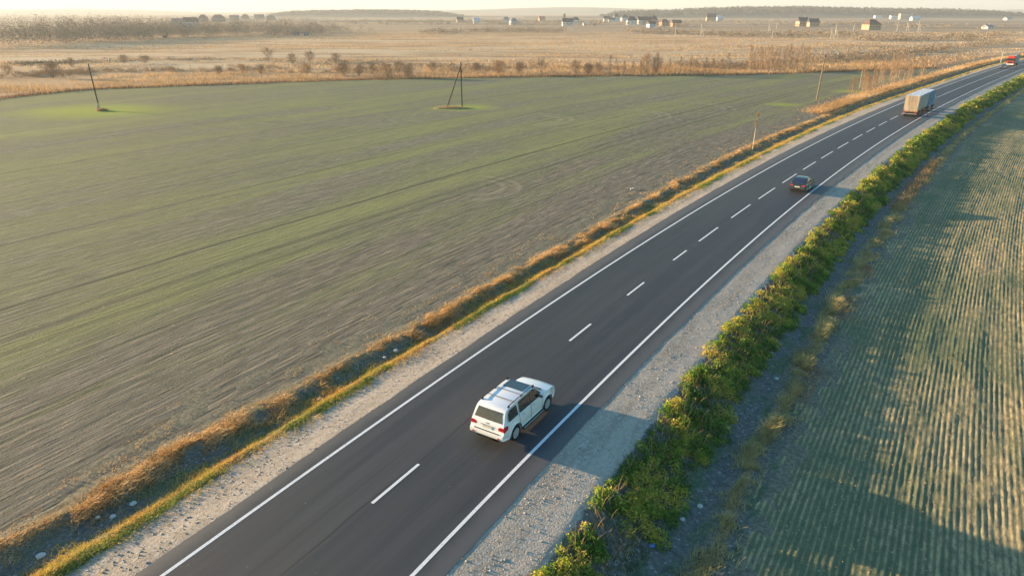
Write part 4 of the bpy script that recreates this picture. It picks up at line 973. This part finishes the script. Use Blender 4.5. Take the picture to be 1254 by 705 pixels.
    box_part('sunroof', M_GLASS, t, [((2.72, 0, 1.944), (.78, 1.12, .02), Matrix.Rotation(math.radians(2.5), 3, 'Y'))], .006)
    for x in (1.28, 2.02): box_part('roof_bar', M_STEEL, t, [((x, 0, 1.985), (.07, 1.44, .025))], .008)
    box_part('bumper_step', M_TRIM, t, [((.045, 0, .808), (.10, 1.42, .018))], .006)
    box_part('lower_bumper', M_TRIM, t, [((.04, 0, .47), (.10, .62, .12))], .01)
    p_ = box_part('number_plate', M_PLATE, t, [((.082, 0, .98), (.02, .52, .12))]); box_part('plate_holder', M_STEEL, t, [((.095, 0, 1.07), (.03, .72, .04))], .008)
    box_part('emblem', M_ALLOY, t, [((.115, 0, 1.18), (.02, .16, .09))], .01)
    box_part('grille', M_TRIM, t, [((5.19, 0, .82), (.04, 1.05, .20))], .01)
    return t

def on_road(o, px, py, u=None, back=True):
    """put the thing's rear foot on the road where it stands, heading along the lane"""
    q = at(px, py); s_, u_ = to_su(np.array([[q.x, q.y]])); s0 = float(s_[0]); u0 = float(u_[0]) if u is None else u
    p = su(np.array(s0), np.array(u0)); n = axn(np.array(s0+2)); o.location = (p[0], p[1], 0); o.rotation_euler = (0, 0, math.atan2(n[0], -n[1])+0)
    # heading = tangent = n rotated +90 deg
    o.rotation_euler.z = math.atan2(n[1], n[0])+math.pi/2
    return s0, u0
suv = make_suv(); tag(suv, 'white large SUV with roof rails and bronze side windows driving in the right lane', 'SUV')
q = at(631.4, 538.3); s_, u_ = to_su(np.array([[q.x, q.y]])); s0 = float(s_[0])-1.12; uc = float(u_[0])-.95
p = su(np.array(s0), np.array(uc)); n = axn(np.array(s0+2.6)); suv.location = (p[0], p[1], .004); suv.rotation_euler = (0, 0, math.atan2(n[1], n[0])+math.pi/2)

def make_sedan(Mp, label, name='sedan', detail=True):
    t = empty(name); fa, ra, R = 3.85, 1.02, .325
    def wl(x, z):
        w = .915-.10*max(0, (.8-x)/.8)**2-.14*max(0, (x-3.9)/.9)**2; w *= 1.0-.09*max(0, (z-.75)/.25)
        for a in (fa, ra): w += .018*max(0, 1-abs(math.hypot(x-a, z-R)-.41)/.1)
        return w
    low = [(.15, .28), (.02, .36), (0, .56), (.05, .80), (.10, .95), (.16, 1.0), (.8, 1.0), (2.2, .95), (3.3, .93), (3.9, .86), (4.45, .74), (4.68, .60), (4.74, .42), (4.65, .24), (4.3, .22)]+arch(fa, R, .39, .22)+[(3.3, .21), (1.6, .21)]+arch(ra, R, .39, .22)
    shell('body', low, wl, Mp, t, r=.07, crown=.05, cz=.7)
    def wg(x, z): f = max(0, (z-.93)/.5); return (.84-.20*f**1.2)*(1-.10*max(0, (1.0-x)/.8)-.08*max(0, (x-2.7)/.8))
    top = [(.30, .90), (.42, 1.0), (.95, 1.28), (1.35, 1.42), (1.9, 1.46), (2.4, 1.44), (2.65, 1.38), (3.4, .96), (3.5, .90)]
    shell('cabin', top, wg, Mp, t, r=.07, crown=.03, cz=1.1, cuts=.15)
    xg = lambda y, z: np.interp(z, [1.0, 1.28, 1.42], [.42, .95, 1.35])
    end_patch('rear_window', [(-.66, 1.04), (.66, 1.04), (.54, 1.37), (-.54, 1.37)], crowned(xg, .03, .75), M_GLASS, t, -1, .012)
    end_patch('windscreen', [(-.70, 1.0), (.70, 1.0), (.56, 1.34), (-.56, 1.34)], lambda y, z: np.interp(z, [.96, 1.38], [3.4, 2.65])-.05*y*y, M_GLASS, t, 1, .03)
    for s in (-1, 1):
        side_patch('side_window', [(.95, 1.03), (1.95, 1.0), (1.95, 1.36), (1.45, 1.35)], wg, M_GLASS, t, s, .006)
        side_patch('side_window', [(2.02, 1.0), (3.15, .99), (2.55, 1.33), (2.02, 1.36)], wg, M_GLASS, t, s, .006)
        end_patch('tail_light', [(s*.83, .74), (s*.83, .90), (s*.50, .88), (s*.48, .78)], lambda y, z: np.interp(z, [.56, .8, .95], [0, .05, .10]), M_RED, t, -1, .012)
        side_patch('headlight', [(4.25, .62), (4.62, .56), (4.5, .70), (4.2, .76)], wl, M_CLEAR, t, s, .006)
        end_patch('headlight', [(s*.78, .56), (s*.78, .66), (s*.48, .64), (s*.48, .56)], lambda y, z: 4.68-.0*z, M_CLEAR, t, 1, .03)
        mr = box_part('wing_mirror', Mp, t, [((3.0, s*.98, 1.0), (.14, .20, .13))], .03)
        side_patch('door_handle', [(1.5, .86), (1.68, .86), (1.68, .89), (1.5, .89)], wl, M_ALLOY, t, s, .03, .03)
    for x, y in ((fa, .78), (fa, -.78), (ra, .78), (ra, -.78)): wheel(t, x, y, R, .22, M_ALLOY, 7)
    box_part('underbody', M_UNDERB, t, [((2.4, 0, .32), (4.2, 1.3, .22))])
    box_part('number_plate', M_PLATE, t, [((.012, 0, .66), (.03, .54, .13))])
    box_part('rear_bumper_trim', M_TRIM, t, [((.03, 0, .34), (.08, 1.3, .10))], .01)
    tag(t, label, 'car'); return t
car = make_sedan(M_BLACKP, 'black fastback car driving in the right lane behind the covered truck')
q = at(986, 237); s_, u_ = to_su(np.array([[q.x, q.y]])); s0 = float(s_[0])-.15; uc = 2.6
p = su(np.array(s0), np.array(uc)); n = axn(np.array(s0+2.4)); car.location = (p[0], p[1], .004); car.rotation_euler = (0, 0, math.atan2(n[1], n[0])+math.pi/2)

# lorry with tarpaulin trailer
def tarp(name, col, rough=.6):
    k = NM(name, rough, .3); p = k.n('ShaderNodeTexCoord').outputs['Object']; x, y, z = k.sep(p)
    n = k.noise(k.scale(p, (1, 1, .25)), 1.6, 4, .6); c = k.mix(k.sm(n, .3, .7), tuple(v*.78 for v in col), tuple(min(1, v*1.15) for v in col))
    g = k.noise(p, 7, 3); c = k.mix(k.math('MULTIPLY', k.sm(g, .55, .75), .3), c, (.22, .19, .16))
    k.set('Base Color', c); fold = k.noise(k.scale(p, (2.2, 2.2, .25)), 1.0, 2); k.set('Normal', k.bump(fold, .12, .7)); return k.m
M_TGREY = tarp('grey_tarpaulin', (.33, .35, .34)); M_TTAN = tarp('tan_tarpaulin', (.40, .32, .23)); M_TBLUE = tarp('blue_tarpaulin', (.03, .20, .40)); M_CBLUE = plain('blue_cab', (.05, .16, .38), .35, .5, coat=.4)
M_TTOP = tarp('skylit_roof_tarpaulin', (.66, .70, .74)); M_RUSTY = plain('rusty_steel', (.24, .12, .07), .8, .3, var=.3)  # roof tarpaulin: pale blue sky light put into its colour
def make_lorry():
    t = empty('cargo_truck'); HT = 4.0; W2 = 1.27
    def box_body(x0, x1, name, Mside, Mback, zb=1.05, bulge=0.0):
        g = box_part(name, Mside, t, [(((x0+x1)/2, 0, (zb+HT)/2), (x1-x0, W2*2, HT-zb))], .07)
        box_part('roof_cover', M_TTOP, g, [(((x0+x1)/2, 0, HT+.012), (x1-x0-.06, W2*2-.10, .05))], .02)
        k = 0
        x = x0+.6
        while x < x1-.2:
            for s in (-1, 1): box_part('strap', M_STEEL, g, [((x, s*(W2+.006), (zb+HT)/2), (.035, .014, HT-zb-.1))])
            x += 1.25
        box_part('drop_side', M_RUSTY if Mback is M_TTAN else M_CBLUE, g, [(((x0+x1)/2, s*(W2+.012), zb+.14), (x1-x0, .03, .28)) for s in (-1, 1)])
        return g
    g = box_body(0, 8.6, 'trailer_box', M_TGREY, M_TTAN)
    box_part('rear_curtain', M_TTAN, t, [((-.012, 0, 2.55), (.06, W2*2-.04, 2.86))], .02)
    box_part('tailgate_frame', M_RUSTY, t, [((-.03, 0, 1.03), (.10, W2*2, .16)), ((-.02, -W2+.05, 1.3), (.08, .10, .5)), ((-.02, W2-.05, 1.3), (.08, .10, .5))], .01)
    box_part('rear_underride_bar', M_STEEL, t, [((.02, 0, .62), (.10, 2.3, .12))])
    for s in (-1, 1): box_part('tail_light', M_RED, t, [((-.05, s*.98, .82), (.06, .36, .14))]); box_part('mudflap', M_TRIM, t, [((.9, s*1.0, .55), (.03, .42, .5))])
    box_body(9.2, 14.0, 'cargo_box', M_TBLUE, M_TBLUE)
    box_part('chassis', M_UNDERB, t, [((3.6, 0, .92), (7.0, .9, .22)), ((11.6, 0, .92), (8.0, .9, .22)), ((7.7, 0, .85), (1.4, .12, .10))])
    cb = empty('cab', (14.3, 0, 0)); cb.parent = t
    box_part('cab_shell', M_CBLUE, cb, [((.95, 0, 1.75), (1.9, 2.4, 2.1))], .14); box_part('wind_deflector', M_CBLUE, cb, [((.7, 0, 2.98), (1.2, 2.1, .4))], .12)
    box_part('windscreen', M_GLASS, cb, [((1.91, 0, 2.15), (.03, 2.1, .85))]); box_part('side_window', M_GLASS, cb, [((1.1, s*1.205, 2.15), (.9, .02, .7)) for s in (-1, 1)])
    for s in (-1, 1): box_part('wing_mirror', M_PLATE, cb, [((1.75, s*1.42, 2.1), (.12, .18, .55))], .03)
    box_part('bumper', M_TRIM, cb, [((1.9, 0, .65), (.2, 2.4, .4))], .04)
    for x in (1.5, 2.75, 6.0, 9.6, 10.9, 15.0):
        for s in (-1, 1): wheel(t, x, s*1.08, .5, .30, M_STEEL, 8)
    return t
lorry = make_lorry(); tag(lorry, 'covered lorry with blue body pulling a grey and tan tarpaulin trailer', 'truck')
q = at(1126, 144.5); s_, u_ = to_su(np.array([[q.x, q.y]])); s0 = float(s_[0]); p = su(np.array(s0), np.array(2.05)); n = axn(np.array(s0+6)); lorry.location = (p[0], p[1], .004); lorry.rotation_euler = (0, 0, math.atan2(n[1], n[0])+math.pi/2)
lorry.scale = (1.12, 1, 1)

# oncoming red lorry and small dark car
M_REDP = plain('red_cab_paint', (.50, .045, .035), .35, .5, coat=.4)
def make_red():
    t = empty('red_truck')
    box_part('cab', M_REDP, t, [((-1.0, 0, 1.9), (2.0, 2.45, 2.4))], .16); box_part('roof_fairing', M_REDP, t, [((-1.15, 0, 3.35), (1.5, 2.2, .7))], .16)
    box_part('windscreen', M_GLASS, t, [((.01, 0, 2.35), (.03, 2.15, .85))]); box_part('grille', M_TRIM, t, [((.02, 0, 1.35), (.03, 1.5, .6))], .01)
    box_part('bumper', M_PLATE, t, [((.03, 0, .68), (.16, 2.45, .42))], .05)
    for s in (-1, 1): box_part('headlight', M_CLEAR, t, [((.10, s*.9, .85), (.06, .42, .2))]); box_part('wing_mirror', M_TRIM, t, [((-.1, s*1.42, 2.3), (.12, .2, .6))], .03)
    box_part('cargo_box', M_TGREY, t, [((-6.4, 0, 2.45), (8.4, 2.5, 2.9))], .05); box_part('chassis', M_UNDERB, t, [((-5.2, 0, .8), (9.5, 1.0, .3))])
    for x in (-1.1, -7.6, -8.9):
        for s in (-1, 1): wheel(t, x, s*1.06, .5, .3, M_STEEL, 8)
    return t
def place_oncoming(o, px, py):
    q = at(px, py); s_, u_ = to_su(np.array([[q.x, q.y]])); s0 = float(s_[0]); p = su(np.array(s0), np.array(-2.0)); n = axn(np.array(s0)); o.location = (p[0], p[1], .004); o.rotation_euler = (0, 0, math.atan2(n[1], n[0])-math.pi/2)
red = make_red(); tag(red, 'red lorry approaching in the left lane at the far right bend', 'truck'); place_oncoming(red, 1240, 81.5)
sc_ = make_sedan(paint('grey_car_paint', (.05, .055, .07)), 'small dark car approaching ahead of the red lorry', 'small_car'); q = at(1231, 84.5); s_, u_ = to_su(np.array([[q.x, q.y]])); s0 = float(s_[0])+4.7
p = su(np.array(s0), np.array(-1.9)); n = axn(np.array(s0-2)); sc_.location = (p[0], p[1], .004); sc_.rotation_euler = (0, 0, math.atan2(n[1], n[0])-math.pi/2)

# ------------------------------------------------------------------ poles
M_WOOD = plain('weathered_pole_wood', (.105, .08, .058), .9, .15, var=.3, sc=3); M_WOODP = plain('pale_pole_wood', (.26, .19, .13), .9, .15, var=.25, sc=3); M_CONC = plain('pole_concrete', (.48, .44, .38), .9, .2, sc=3)
def tubes(name, m, parent, segs, n=10):
    V, F = [], []
    for a, b, ra, rb in segs:
        o = len(V); tube(V, F, a, b, ra, rb, n); F2 = [tuple(range(o, o+n))[::-1], tuple(range(o+n, o+2*n))]
        for f in F2: F.append(f)
    bm = bmesh.new(); vs = [bm.verts.new(v) for v in V]; [bm.faces.new([vs[i] for i in f]) for f in F]; bmesh.ops.recalc_face_normals(bm, faces=bm.faces)
    return obj_bm(name, bm, m, parent, True)
def straw_mound(loc, rx, ry, h, label, seed):
    r = np.random.default_rng(seed); n = 900; a = r.random(n)*6.28; q = r.random(n)**.5; x = q*np.cos(a)*rx; y = q*np.sin(a)*ry; z = h*(1-q*q)
    V, F = blades(np.c_[x, y, z-.05], .25+.3*r.random(n), .05, 1.0, rng=r)
    bm = bmesh.new(); bmesh.ops.create_uvsphere(bm, u_segments=20, v_segments=10, radius=1.0)
    for v in bm.verts:
        k = 1+.25*float(vn(np.array(v.co.x*2.0+seed), np.array(v.co.y*2.0), 3)); v.co = Vector((v.co.x*rx*k, v.co.y*ry*k, v.co.z*h*k))
    o = obj_bm('straw_mound', bm, M_OLIVE, None, True); o.location = loc; tag(o, label, 'mound')
    np_mesh('straw', V, F, M_REED, o); return o
b = at(122, 135, -.45); t = empty('utility_pole', b); tag(t, 'dark single wooden pole on a stone foot at the left of the field', 'pole')
tubes('shaft', M_WOOD, t, [((0, 0, .3), (-.25, 0, 9.4), .15, .11)]); tubes('concrete_foot', M_CONC, t, [((.22, -.25, -.2), (.16, -.25, 1.5), .17, .15), ((-.28, -.1, -.2), (-.2, -.1, 1.1), .17, .15)]); tubes('insulator_pin', M_STEEL, t, [((-.25, 0, 9.3), (-.25, 0, 9.75), .03, .03)])
straw_mound(at(125, 136, -.45), 1.2, .9, .35, 'small straw mound at the foot of the single dark pole', 3)
b = at(566, 132, -.45); t = empty('braced_pole', b); tag(t, 'dark wooden pole with one slanting brace in the middle of the field', 'pole')
c = at(547.5, 131, -.45)-b
tubes('shaft', M_WOOD, t, [((0, 0, -.2), (-.05, 0, 9.6), .14, .10)]); tubes('brace', M_WOOD, t, [((c.x, c.y, -.1), (-.1, 0, 8.6), .14, .10)])
box_part('crosspiece', M_WOOD, t, [((0, 0, 9.0), (.5, .12, .12)), ((0, 0, 7.6), (.34, .3, .35))], .02); tubes('insulator', M_STEEL, t, [((-.2, 0, 9.1), (-.2, 0, 9.4), .05, .04), ((.2, 0, 9.1), (.2, 0, 9.4), .05, .04), ((0, 0, 9.6), (0, 0, 9.85), .05, .04)])
straw_mound(at(553, 133, -.45), 3.9, 1.3, .35, 'long straw mound under the braced pole', 4)
b = at(1000, 123, -.45); t = empty('wooden_pole', b); tag(t, 'tall pale wooden pole beside the far road bend', 'pole')
tubes('shaft', M_WOODP, t, [((0, 0, -.2), (.35, 0, 10.3), .17, .12)]); box_part('crosspiece', M_WOODP, t, [((.33, 0, 9.9), (.7, .12, .12)), ((.31, 0, 9.3), (.2, .2, .4))], .02); tubes('insulator', M_STEEL, t, [((.05, 0, 9.95), (.05, 0, 10.25), .05, .04), ((.6, 0, 9.95), (.6, 0, 10.25), .05, .04)])

M_PC = plain('pale_concrete_pole', (.62, .57, .50), .85, .2, sc=1)
cpoles = [(450, 43.5, 10, 0, 'white concrete post by the scrub line, far left of the pole row'), (511, 43, 10, 0, 'white concrete post between the first post and the dark roofed far house'),
    (562, 42, 9, 0, 'white concrete post standing below the small dark roofed far house'), (614, 41, 9, 0, 'white concrete post below the grey houses'),
    (701, 40, 8, 0, 'thin white concrete post below the house with the tall tree'), (826.5, 45, 11, 0, 'white concrete post below the brown roofed house of the village'),
    (858, 45, 12, 1, 'white A-shaped concrete pylon below the brick house with the blue shed'), (941, 40.5, 10, 1, 'left one of two white concrete pylons behind the golden birches'),
    (950, 40.5, 11, 0, 'right one of two white concrete pylons behind the golden birches'), (945.5, 47.5, 8, 0, 'small white post in front of the two white pylons'),
    (1017, 48, 10, 1, 'leaning white A-shaped pylon in the dark scrub'), (1022, 47, 12, 1, 'taller white A-shaped pylon next to the leaning one in the dark scrub'),
    (1045, 39, 10, 0, 'white post between the tall A-shaped pylon and the hip roofed house'), (1098, 39, 11, 0, 'left one of three white pylons right of the hip roofed house'),
    (1110, 38, 11, 1, 'middle one of three white pylons right of the hip roofed house'), (1124, 39, 12, 1, 'right one of three white pylons right of the hip roofed house'),
    (1225, 78, 6.5, 0, 'thin pale post in the brown meadow near the red lorry'), (35, 92, 0, 0, '')]
for px, py, h, A_, lab in cpoles:
    if h == 0: continue
    b = at(px, py, -.6); t = empty('concrete_post', b); tag(t, lab, 'pole', 'concrete posts of the power line across the meadow')
    hh = h*.82; w_ = .22 if py < 60 else .12
    tubes('shaft', M_PC, t, [((0, 0, -.3), (0, 0, hh), w_, w_*.7)], 6); box_part('crossarm', M_PC, t, [((0, 0, hh*.93), (1.6, .18, .18))])
    if A_: tubes('brace', M_PC, t, [((2.6, 0, -.3), (.1, 0, hh*.88), w_*.9, w_*.7)], 6)

# ------------------------------------------------------------------ far village
M_WW = plain('white_render', (.66, .65, .62), .85, .2, sc=.4); M_BRK = plain('tan_brick', (.45, .31, .21), .9, .2, sc=.4); M_PBL = plain('pale_blue_render', (.50, .56, .62), .85, .2, sc=.4)
M_RDK = plain('dark_roof', (.055, .055, .062), .7, .3, sc=.3); M_RBR = plain('brown_roof', (.15, .085, .06), .8, .3, sc=.3); M_RRD = plain('red_roof', (.42, .13, .09), .8, .3, sc=.3); M_RGR = plain('grey_roof', (.20, .20, .21), .7, .3, sc=.3)
M_WIN = plain('far_window', (.03, .035, .045), .2, .6)
def house(px, py, wpx, hpx, wall, roof, label, hip=False, rz=.25, floors=1, cat='house', name='house', flat=False):
    b = at(px, py, -.6); d = b.length; mpp = d/FPX*1.0
    W = wpx*mpp*.92; Hh = hpx*mpp*1.02; D = min(W*.8, 11); t = empty(name, b, rz); tag(t, label, cat, 'houses of the far village' if cat == 'house' else None)
    hw = Hh*(.94 if flat else .52); box_part('wall', wall, t, [((0, D/2, hw/2-.3), (W, D, hw+.6))])
    if flat: box_part('roof', roof, t, [((0, D/2, hw+.15), (W+.4, D+.4, .3))])
    else:
        bm = bmesh.new(); o = .5; rx = W/2*(.45 if hip else 1.0)+(0 if hip else o); z0 = hw-.05
        v = [bm.verts.new(q) for q in ((-W/2-o, -o, z0), (W/2+o, -o, z0), (W/2+o, D+o, z0), (-W/2-o, D+o, z0), (-rx, D/2, Hh), (rx, D/2, Hh))]
        for f in ((0, 1, 5, 4), (2, 3, 4, 5), (1, 2, 5), (3, 0, 4), (3, 2, 1, 0)): bm.faces.new([v[i] for i in f])
        bmesh.ops.recalc_face_normals(bm, faces=bm.faces); rf = obj_bm('roof', bm, roof, t)
        box_part('chimney', M_BRK, rf, [((W*.2, D*.45, Hh+.2), (.8, .8, 1.6))])
    nw = max(2, int(W/4)); 
    for i in range(nw):
        wn = box_part('window', M_WIN, t, [((-W/2+(i+.5)*W/nw, -.02, hw*.55), (1.2, .06, 1.4))])
    return t
HS = [
 (232, 33, 15, 9, M_PBL, M_RDK, 'dark roofed pale house in the woodland at the far left', 0), (217, 32, 10, 7, M_PBL, M_RGR, 'low pale blue house left of the dark roofed one in the woodland', 0),
 (202, 47, 4, 3, M_WW, M_RGR, 'tiny white hut at the edge of the woodland', 0), (248, 27, 9, 7, M_RGR, M_RDK, 'leftmost of the hazy grey roofs on the skyline', 1),
 (268, 27, 15, 7, M_RGR, M_RDK, 'wide hazy grey hip roof on the left skyline', 1), (287, 25, 10, 5, M_RGR, M_RDK, 'small hazy roof right of the wide hip roof', 0), (300, 24, 8, 5, M_RGR, M_RDK, 'dark hazy roof in the middle of the left skyline row', 1),
 (318, 24, 11, 5, M_RGR, M_RDK, 'broad grey roof near the right end of the left skyline row', 0), (332, 25, 10, 5, M_RGR, M_RDK, 'rightmost hazy grey roof of the left skyline row', 1),
 (363, 44, 7, 4, M_WW, M_RGR, 'small white shed by the scrub below the left skyline row', 0), (375, 44, 6, 4, M_WW, M_RGR, 'white hut right of the small white shed', 0),
 (564, 27.5, 8, 5.5, M_BRK, M_RDK, 'lone dark roofed house left of the blue white one', 0), (584, 29, 8, 6, M_WW, M_PBL, 'small bright blue white house', 0),
 (620, 28, 8, 6, M_WW, M_RGR, 'grey house with a white left gable, first of a pair', 1), (630, 30.5, 9, 7, M_PBL, M_RGR, 'hazy grey house, second of the pair', 1),
 (664, 26, 7, 5, M_BRK, M_RRD, 'pinkish roofed house left of the tall tree', 0), (695.5, 32, 13, 8, M_WW, M_RDK, 'white house with a dark roof under the tall tree', 0), (706, 29, 9, 7, M_WW, M_RDK, 'house with a dark hip roof behind the one under the tree', 1),
 (716.5, 31.5, 4, 3, M_WW, M_WW, 'tiny bright white hut right of the two dark roofs', 0), (743, 27, 7, 6, M_WW, M_RDK, 'white gabled house at the left end of the village cluster', 0), (749, 27.5, 8, 5, M_WW, M_RDK, 'low white house next to the left end of the cluster', 0),
 (755.5, 26, 7, 8, M_PBL, M_RDK, 'tall dark house in the left part of the cluster', 1), (766, 26.5, 9, 7, M_PBL, M_RDK, 'grey house with a wide dark hip roof in the cluster', 1), (774, 31, 12, 9, M_WW, M_RDK, 'large white house with a dark hip roof in front of the cluster', 1),
 (785, 30, 7, 8, M_WW, M_RDK, 'white gabled house in the middle of the cluster', 0), (793, 30, 8, 8, M_BRK, M_RDK, 'brick house with a dark roof in the middle of the cluster', 0), (801, 30, 8, 9, M_BRK, M_RDK, 'tall brick house at the right of the cluster', 1),
 (799, 34, 9, 7, M_PBL, M_RDK, 'blue white house in front of the tall brick one', 0), (815, 32, 10, 7, M_BRK, M_RBR, 'brown roofed house right of the cluster', 1), (829, 33, 11, 7, M_BRK, M_RBR, 'brick house with a brown gable roof, last on the right of the cluster', 0),
 (871, 26.5, 11, 8, M_BRK, M_RDK, 'brick house with a steep dark roof beside a pale blue shed', 0), (882, 26, 8, 5.5, M_PBL, M_PBL, 'pale blue shed beside the steep roofed brick house', 0),
 (984, 32.5, 11, 9, M_BRK, M_RDK, 'left one of twin brick houses with steep dark roofs', 0), (997, 33, 11, 8, M_BRK, M_RDK, 'right one of twin brick houses with steep dark roofs', 0),
 (1071, 37, 17, 10, M_BRK, M_RBR, 'large brick house with a brown hip roof standing alone', 1), (1015, 20.5, 6, 3, M_BRK, M_RRD, 'tiny red barn at the foot of the forest', 0), (1027, 20.5, 7, 3.2, M_WW, M_WW, 'tiny white barn at the foot of the forest', 0),
 (1213, 36, 9, 4, M_WW, M_RGR, 'low white farmhouse near the right edge of the view', 0), (1236, 25, 6, 3, M_WW, M_RGR, 'tiny pale farmhouse at the right edge below the forest', 0)]
for i, (px, py, wp, hp, wl_, rf_, lab, hip) in enumerate(HS):
    house(px, py, wp, hp, wl_, rf_, lab, bool(hip), rz=.15+.5*((i*37) % 10)/10-.2)
M_FAC = plain('factory_render', (.46, .40, .33), .85, .2, sc=.4)
house(1110, 24.2, 14, 5.5, M_FAC, M_FAC, 'pale factory block at the foot of the forest', flat=True, cat='factory', name='factory_building', rz=0)
house(1096, 23.5, 9, 3, M_WW, M_WW, 'low pale factory wing left of the factory block', flat=True, cat='factory', name='factory_building', rz=0)
house(1122, 25.5, 9, 4, M_WW, M_PBL, 'white factory hall right of the factory block', cat='factory', name='factory_building', rz=.1)
house(1076, 22.6, 8, 2.5, M_WW, M_WW, 'long low white store left of the factory', flat=True, cat='factory', name='factory_building', rz=0)
bare_tree('village_tree', at(691, 30, -.6), 17, 8, 'tall bare tree above the white house of the village', 'tree', None, 500, stems=1, twigs=500, tw=.25, first=.3)

# small countable things: pale stones and litter in the ditches, low shrubs along the meadow edge
def rock(loc, r_, label, m, seed):
    rr = random.Random(seed); bm = bmesh.new(); bmesh.ops.create_icosphere(bm, subdivisions=2, radius=r_)
    for v in bm.verts: v.co = v.co*(1+rr.uniform(-.22, .22)); v.co.z *= .6
    o = obj_bm('stone', bm, m, None, False); o.location = loc; o.rotation_euler = (0, 0, rr.random()*6); return tag(o, label, 'stone')
def ditch_pt(px, py):
    q = at(px, py, -.9); s_, u_ = to_su(np.array([[q.x, q.y]])); z = float(z_side(s_, u_)[0]); q = at(px, py, z); return (q.x, q.y, z+.04)
M_LIME = plain('pale_limestone', (.55, .53, .48), .9, .2, sc=5)
for i, (px, py, r_, lab) in enumerate([(50, 681, .24, 'largest pale stone in the left ditch near the bottom corner'), (138, 633, .17, 'oblong white stone in the left ditch, second from the bottom'), (120, 634, .13, 'small pale stone just left of the oblong white one in the ditch'),
    (163, 617, .20, 'brownish pale stone at the verge, right of the oblong white one'), (485, 430, .20, 'yellowish stone in the left ditch beside the braced row of grass'), (471, 438, .14, 'small white stone in the left ditch near the yellowish one'), (392, 489, .16, 'white stone on the left verge edge, below the yellowish one'),
    (738, 303, .12, 'tiny white stone in the left ditch farther along the road')]): rock(ditch_pt(px, py), r_*.7, lab, M_LIME, i)
for i, (px, py, r_, lab) in enumerate([(857, 620, .16, 'pale stone at the right edge of the dark right ditch'), (836, 636, .13, 'pale stone in the middle of the right ditch'), (819, 632, .10, 'small pale stone beside the weeds in the right ditch'), (951, 464, .16, 'white stone in the right ditch beside the sunny weeds')]): rock(ditch_pt(px, py), r_*.8, lab, M_LIME, 20+i)
q = ditch_pt(798, 670); lt = box_part('plastic_bag', plain('blue_plastic', (.16, .26, .62), .4, .5), None, [((0, 0, .05), (.22, .16, .10)), ((.1, .05, .08), (.12, .1, .1), Matrix.Rotation(.6, 3, 'Z'))], .03); lt.location = q; tag(lt, 'small blue plastic scrap lying in the right ditch', 'litter')
q = at(774, 232, -.40); lt = box_part('plastic_bag', M_WW, None, [((0, 0, .08), (.42, .28, .18)), ((.15, .1, .12), (.22, .2, .16), Matrix.Rotation(.5, 3, 'Z'))], .05); lt.location = q; tag(lt, 'white scrap lying on the left field near the ditch', 'litter')
rb = np.random.default_rng(900)

# low brush along the near edge of the meadow
P = px_line([(0, 97), (100, 92), (250, 89), (400, 90), (520, 89), (640, 90), (760, 89), (900, 88), (1000, 84), (1090, 78)], 900, jitter=26, seed=801)
P = P[(vn(P[:, 0]*.05, P[:, 1]*.09, 802) > -.05)]; N_ = len(P); rr = np.random.default_rng(803)
i = np.repeat(np.arange(N_), 26); d = rr.normal(size=(len(i), 3)); d[:, 2] = np.abs(d[:, 2])*1.3+.6; d /= np.linalg.norm(d, axis=1)[:, None]; hh = rr.uniform(.7, 2.3, N_)[i]
A = P[i]+np.c_[rr.normal(0, .35, (len(i), 2))*hh[:, None], rr.random(len(i))*hh*.3]; V, F = sticks(A, A+d*(hh*(.4+.5*rr.random(len(i))))[:, None], .035, rr)
tag(np_mesh('brush', V, F, M_TWIGR), 'low tangled brush along the near edge of the meadow', kind='stuff')

P = px_line([(840, 86), (905, 84), (990, 82), (1060, 74), (1120, 66)], 420, jitter=22, seed=820); P = P[vn(P[:, 0]*.03, P[:, 1]*.05, 821) > -.15]
puffs(P, np.random.default_rng(5).uniform(1.2, 3.4, len(P)), 2.4, 44, .32, 822, M_SCRUB, 'scrub', 'brown scrub ground between the golden birches and the road bend')
P = px_line([(700, 60), (850, 62), (1000, 66), (1100, 60), (1180, 68)], 240, jitter=40, seed=824); P = P[vn(P[:, 0]*.02, P[:, 1]*.04, 825) > .05]
puffs(P, np.random.default_rng(6).uniform(.8, 2.4, len(P)), 3.0, 34, .4, 826, M_SCRUB, 'scrub', 'scattered low brown bushes on the open meadow')

P = px_line([(195, 30), (250, 27), (300, 26), (345, 27), (400, 26)], 110, jitter=260, seed=830)
puffs(P, np.random.default_rng(8).uniform(5, 11, len(P)), 6, 40, 1.1, 831, M_SCRUB, 'scrub', 'hazy bare trees between the grey roofs on the left skyline')
P = px_line([(735, 30), (780, 31), (830, 34), (850, 34)], 46, jitter=60, seed=832)
puffs(P, np.random.default_rng(9).uniform(3, 7, len(P)), 4, 40, .8, 833, M_SCRUB, 'scrub', 'bare garden trees among the houses of the village cluster')
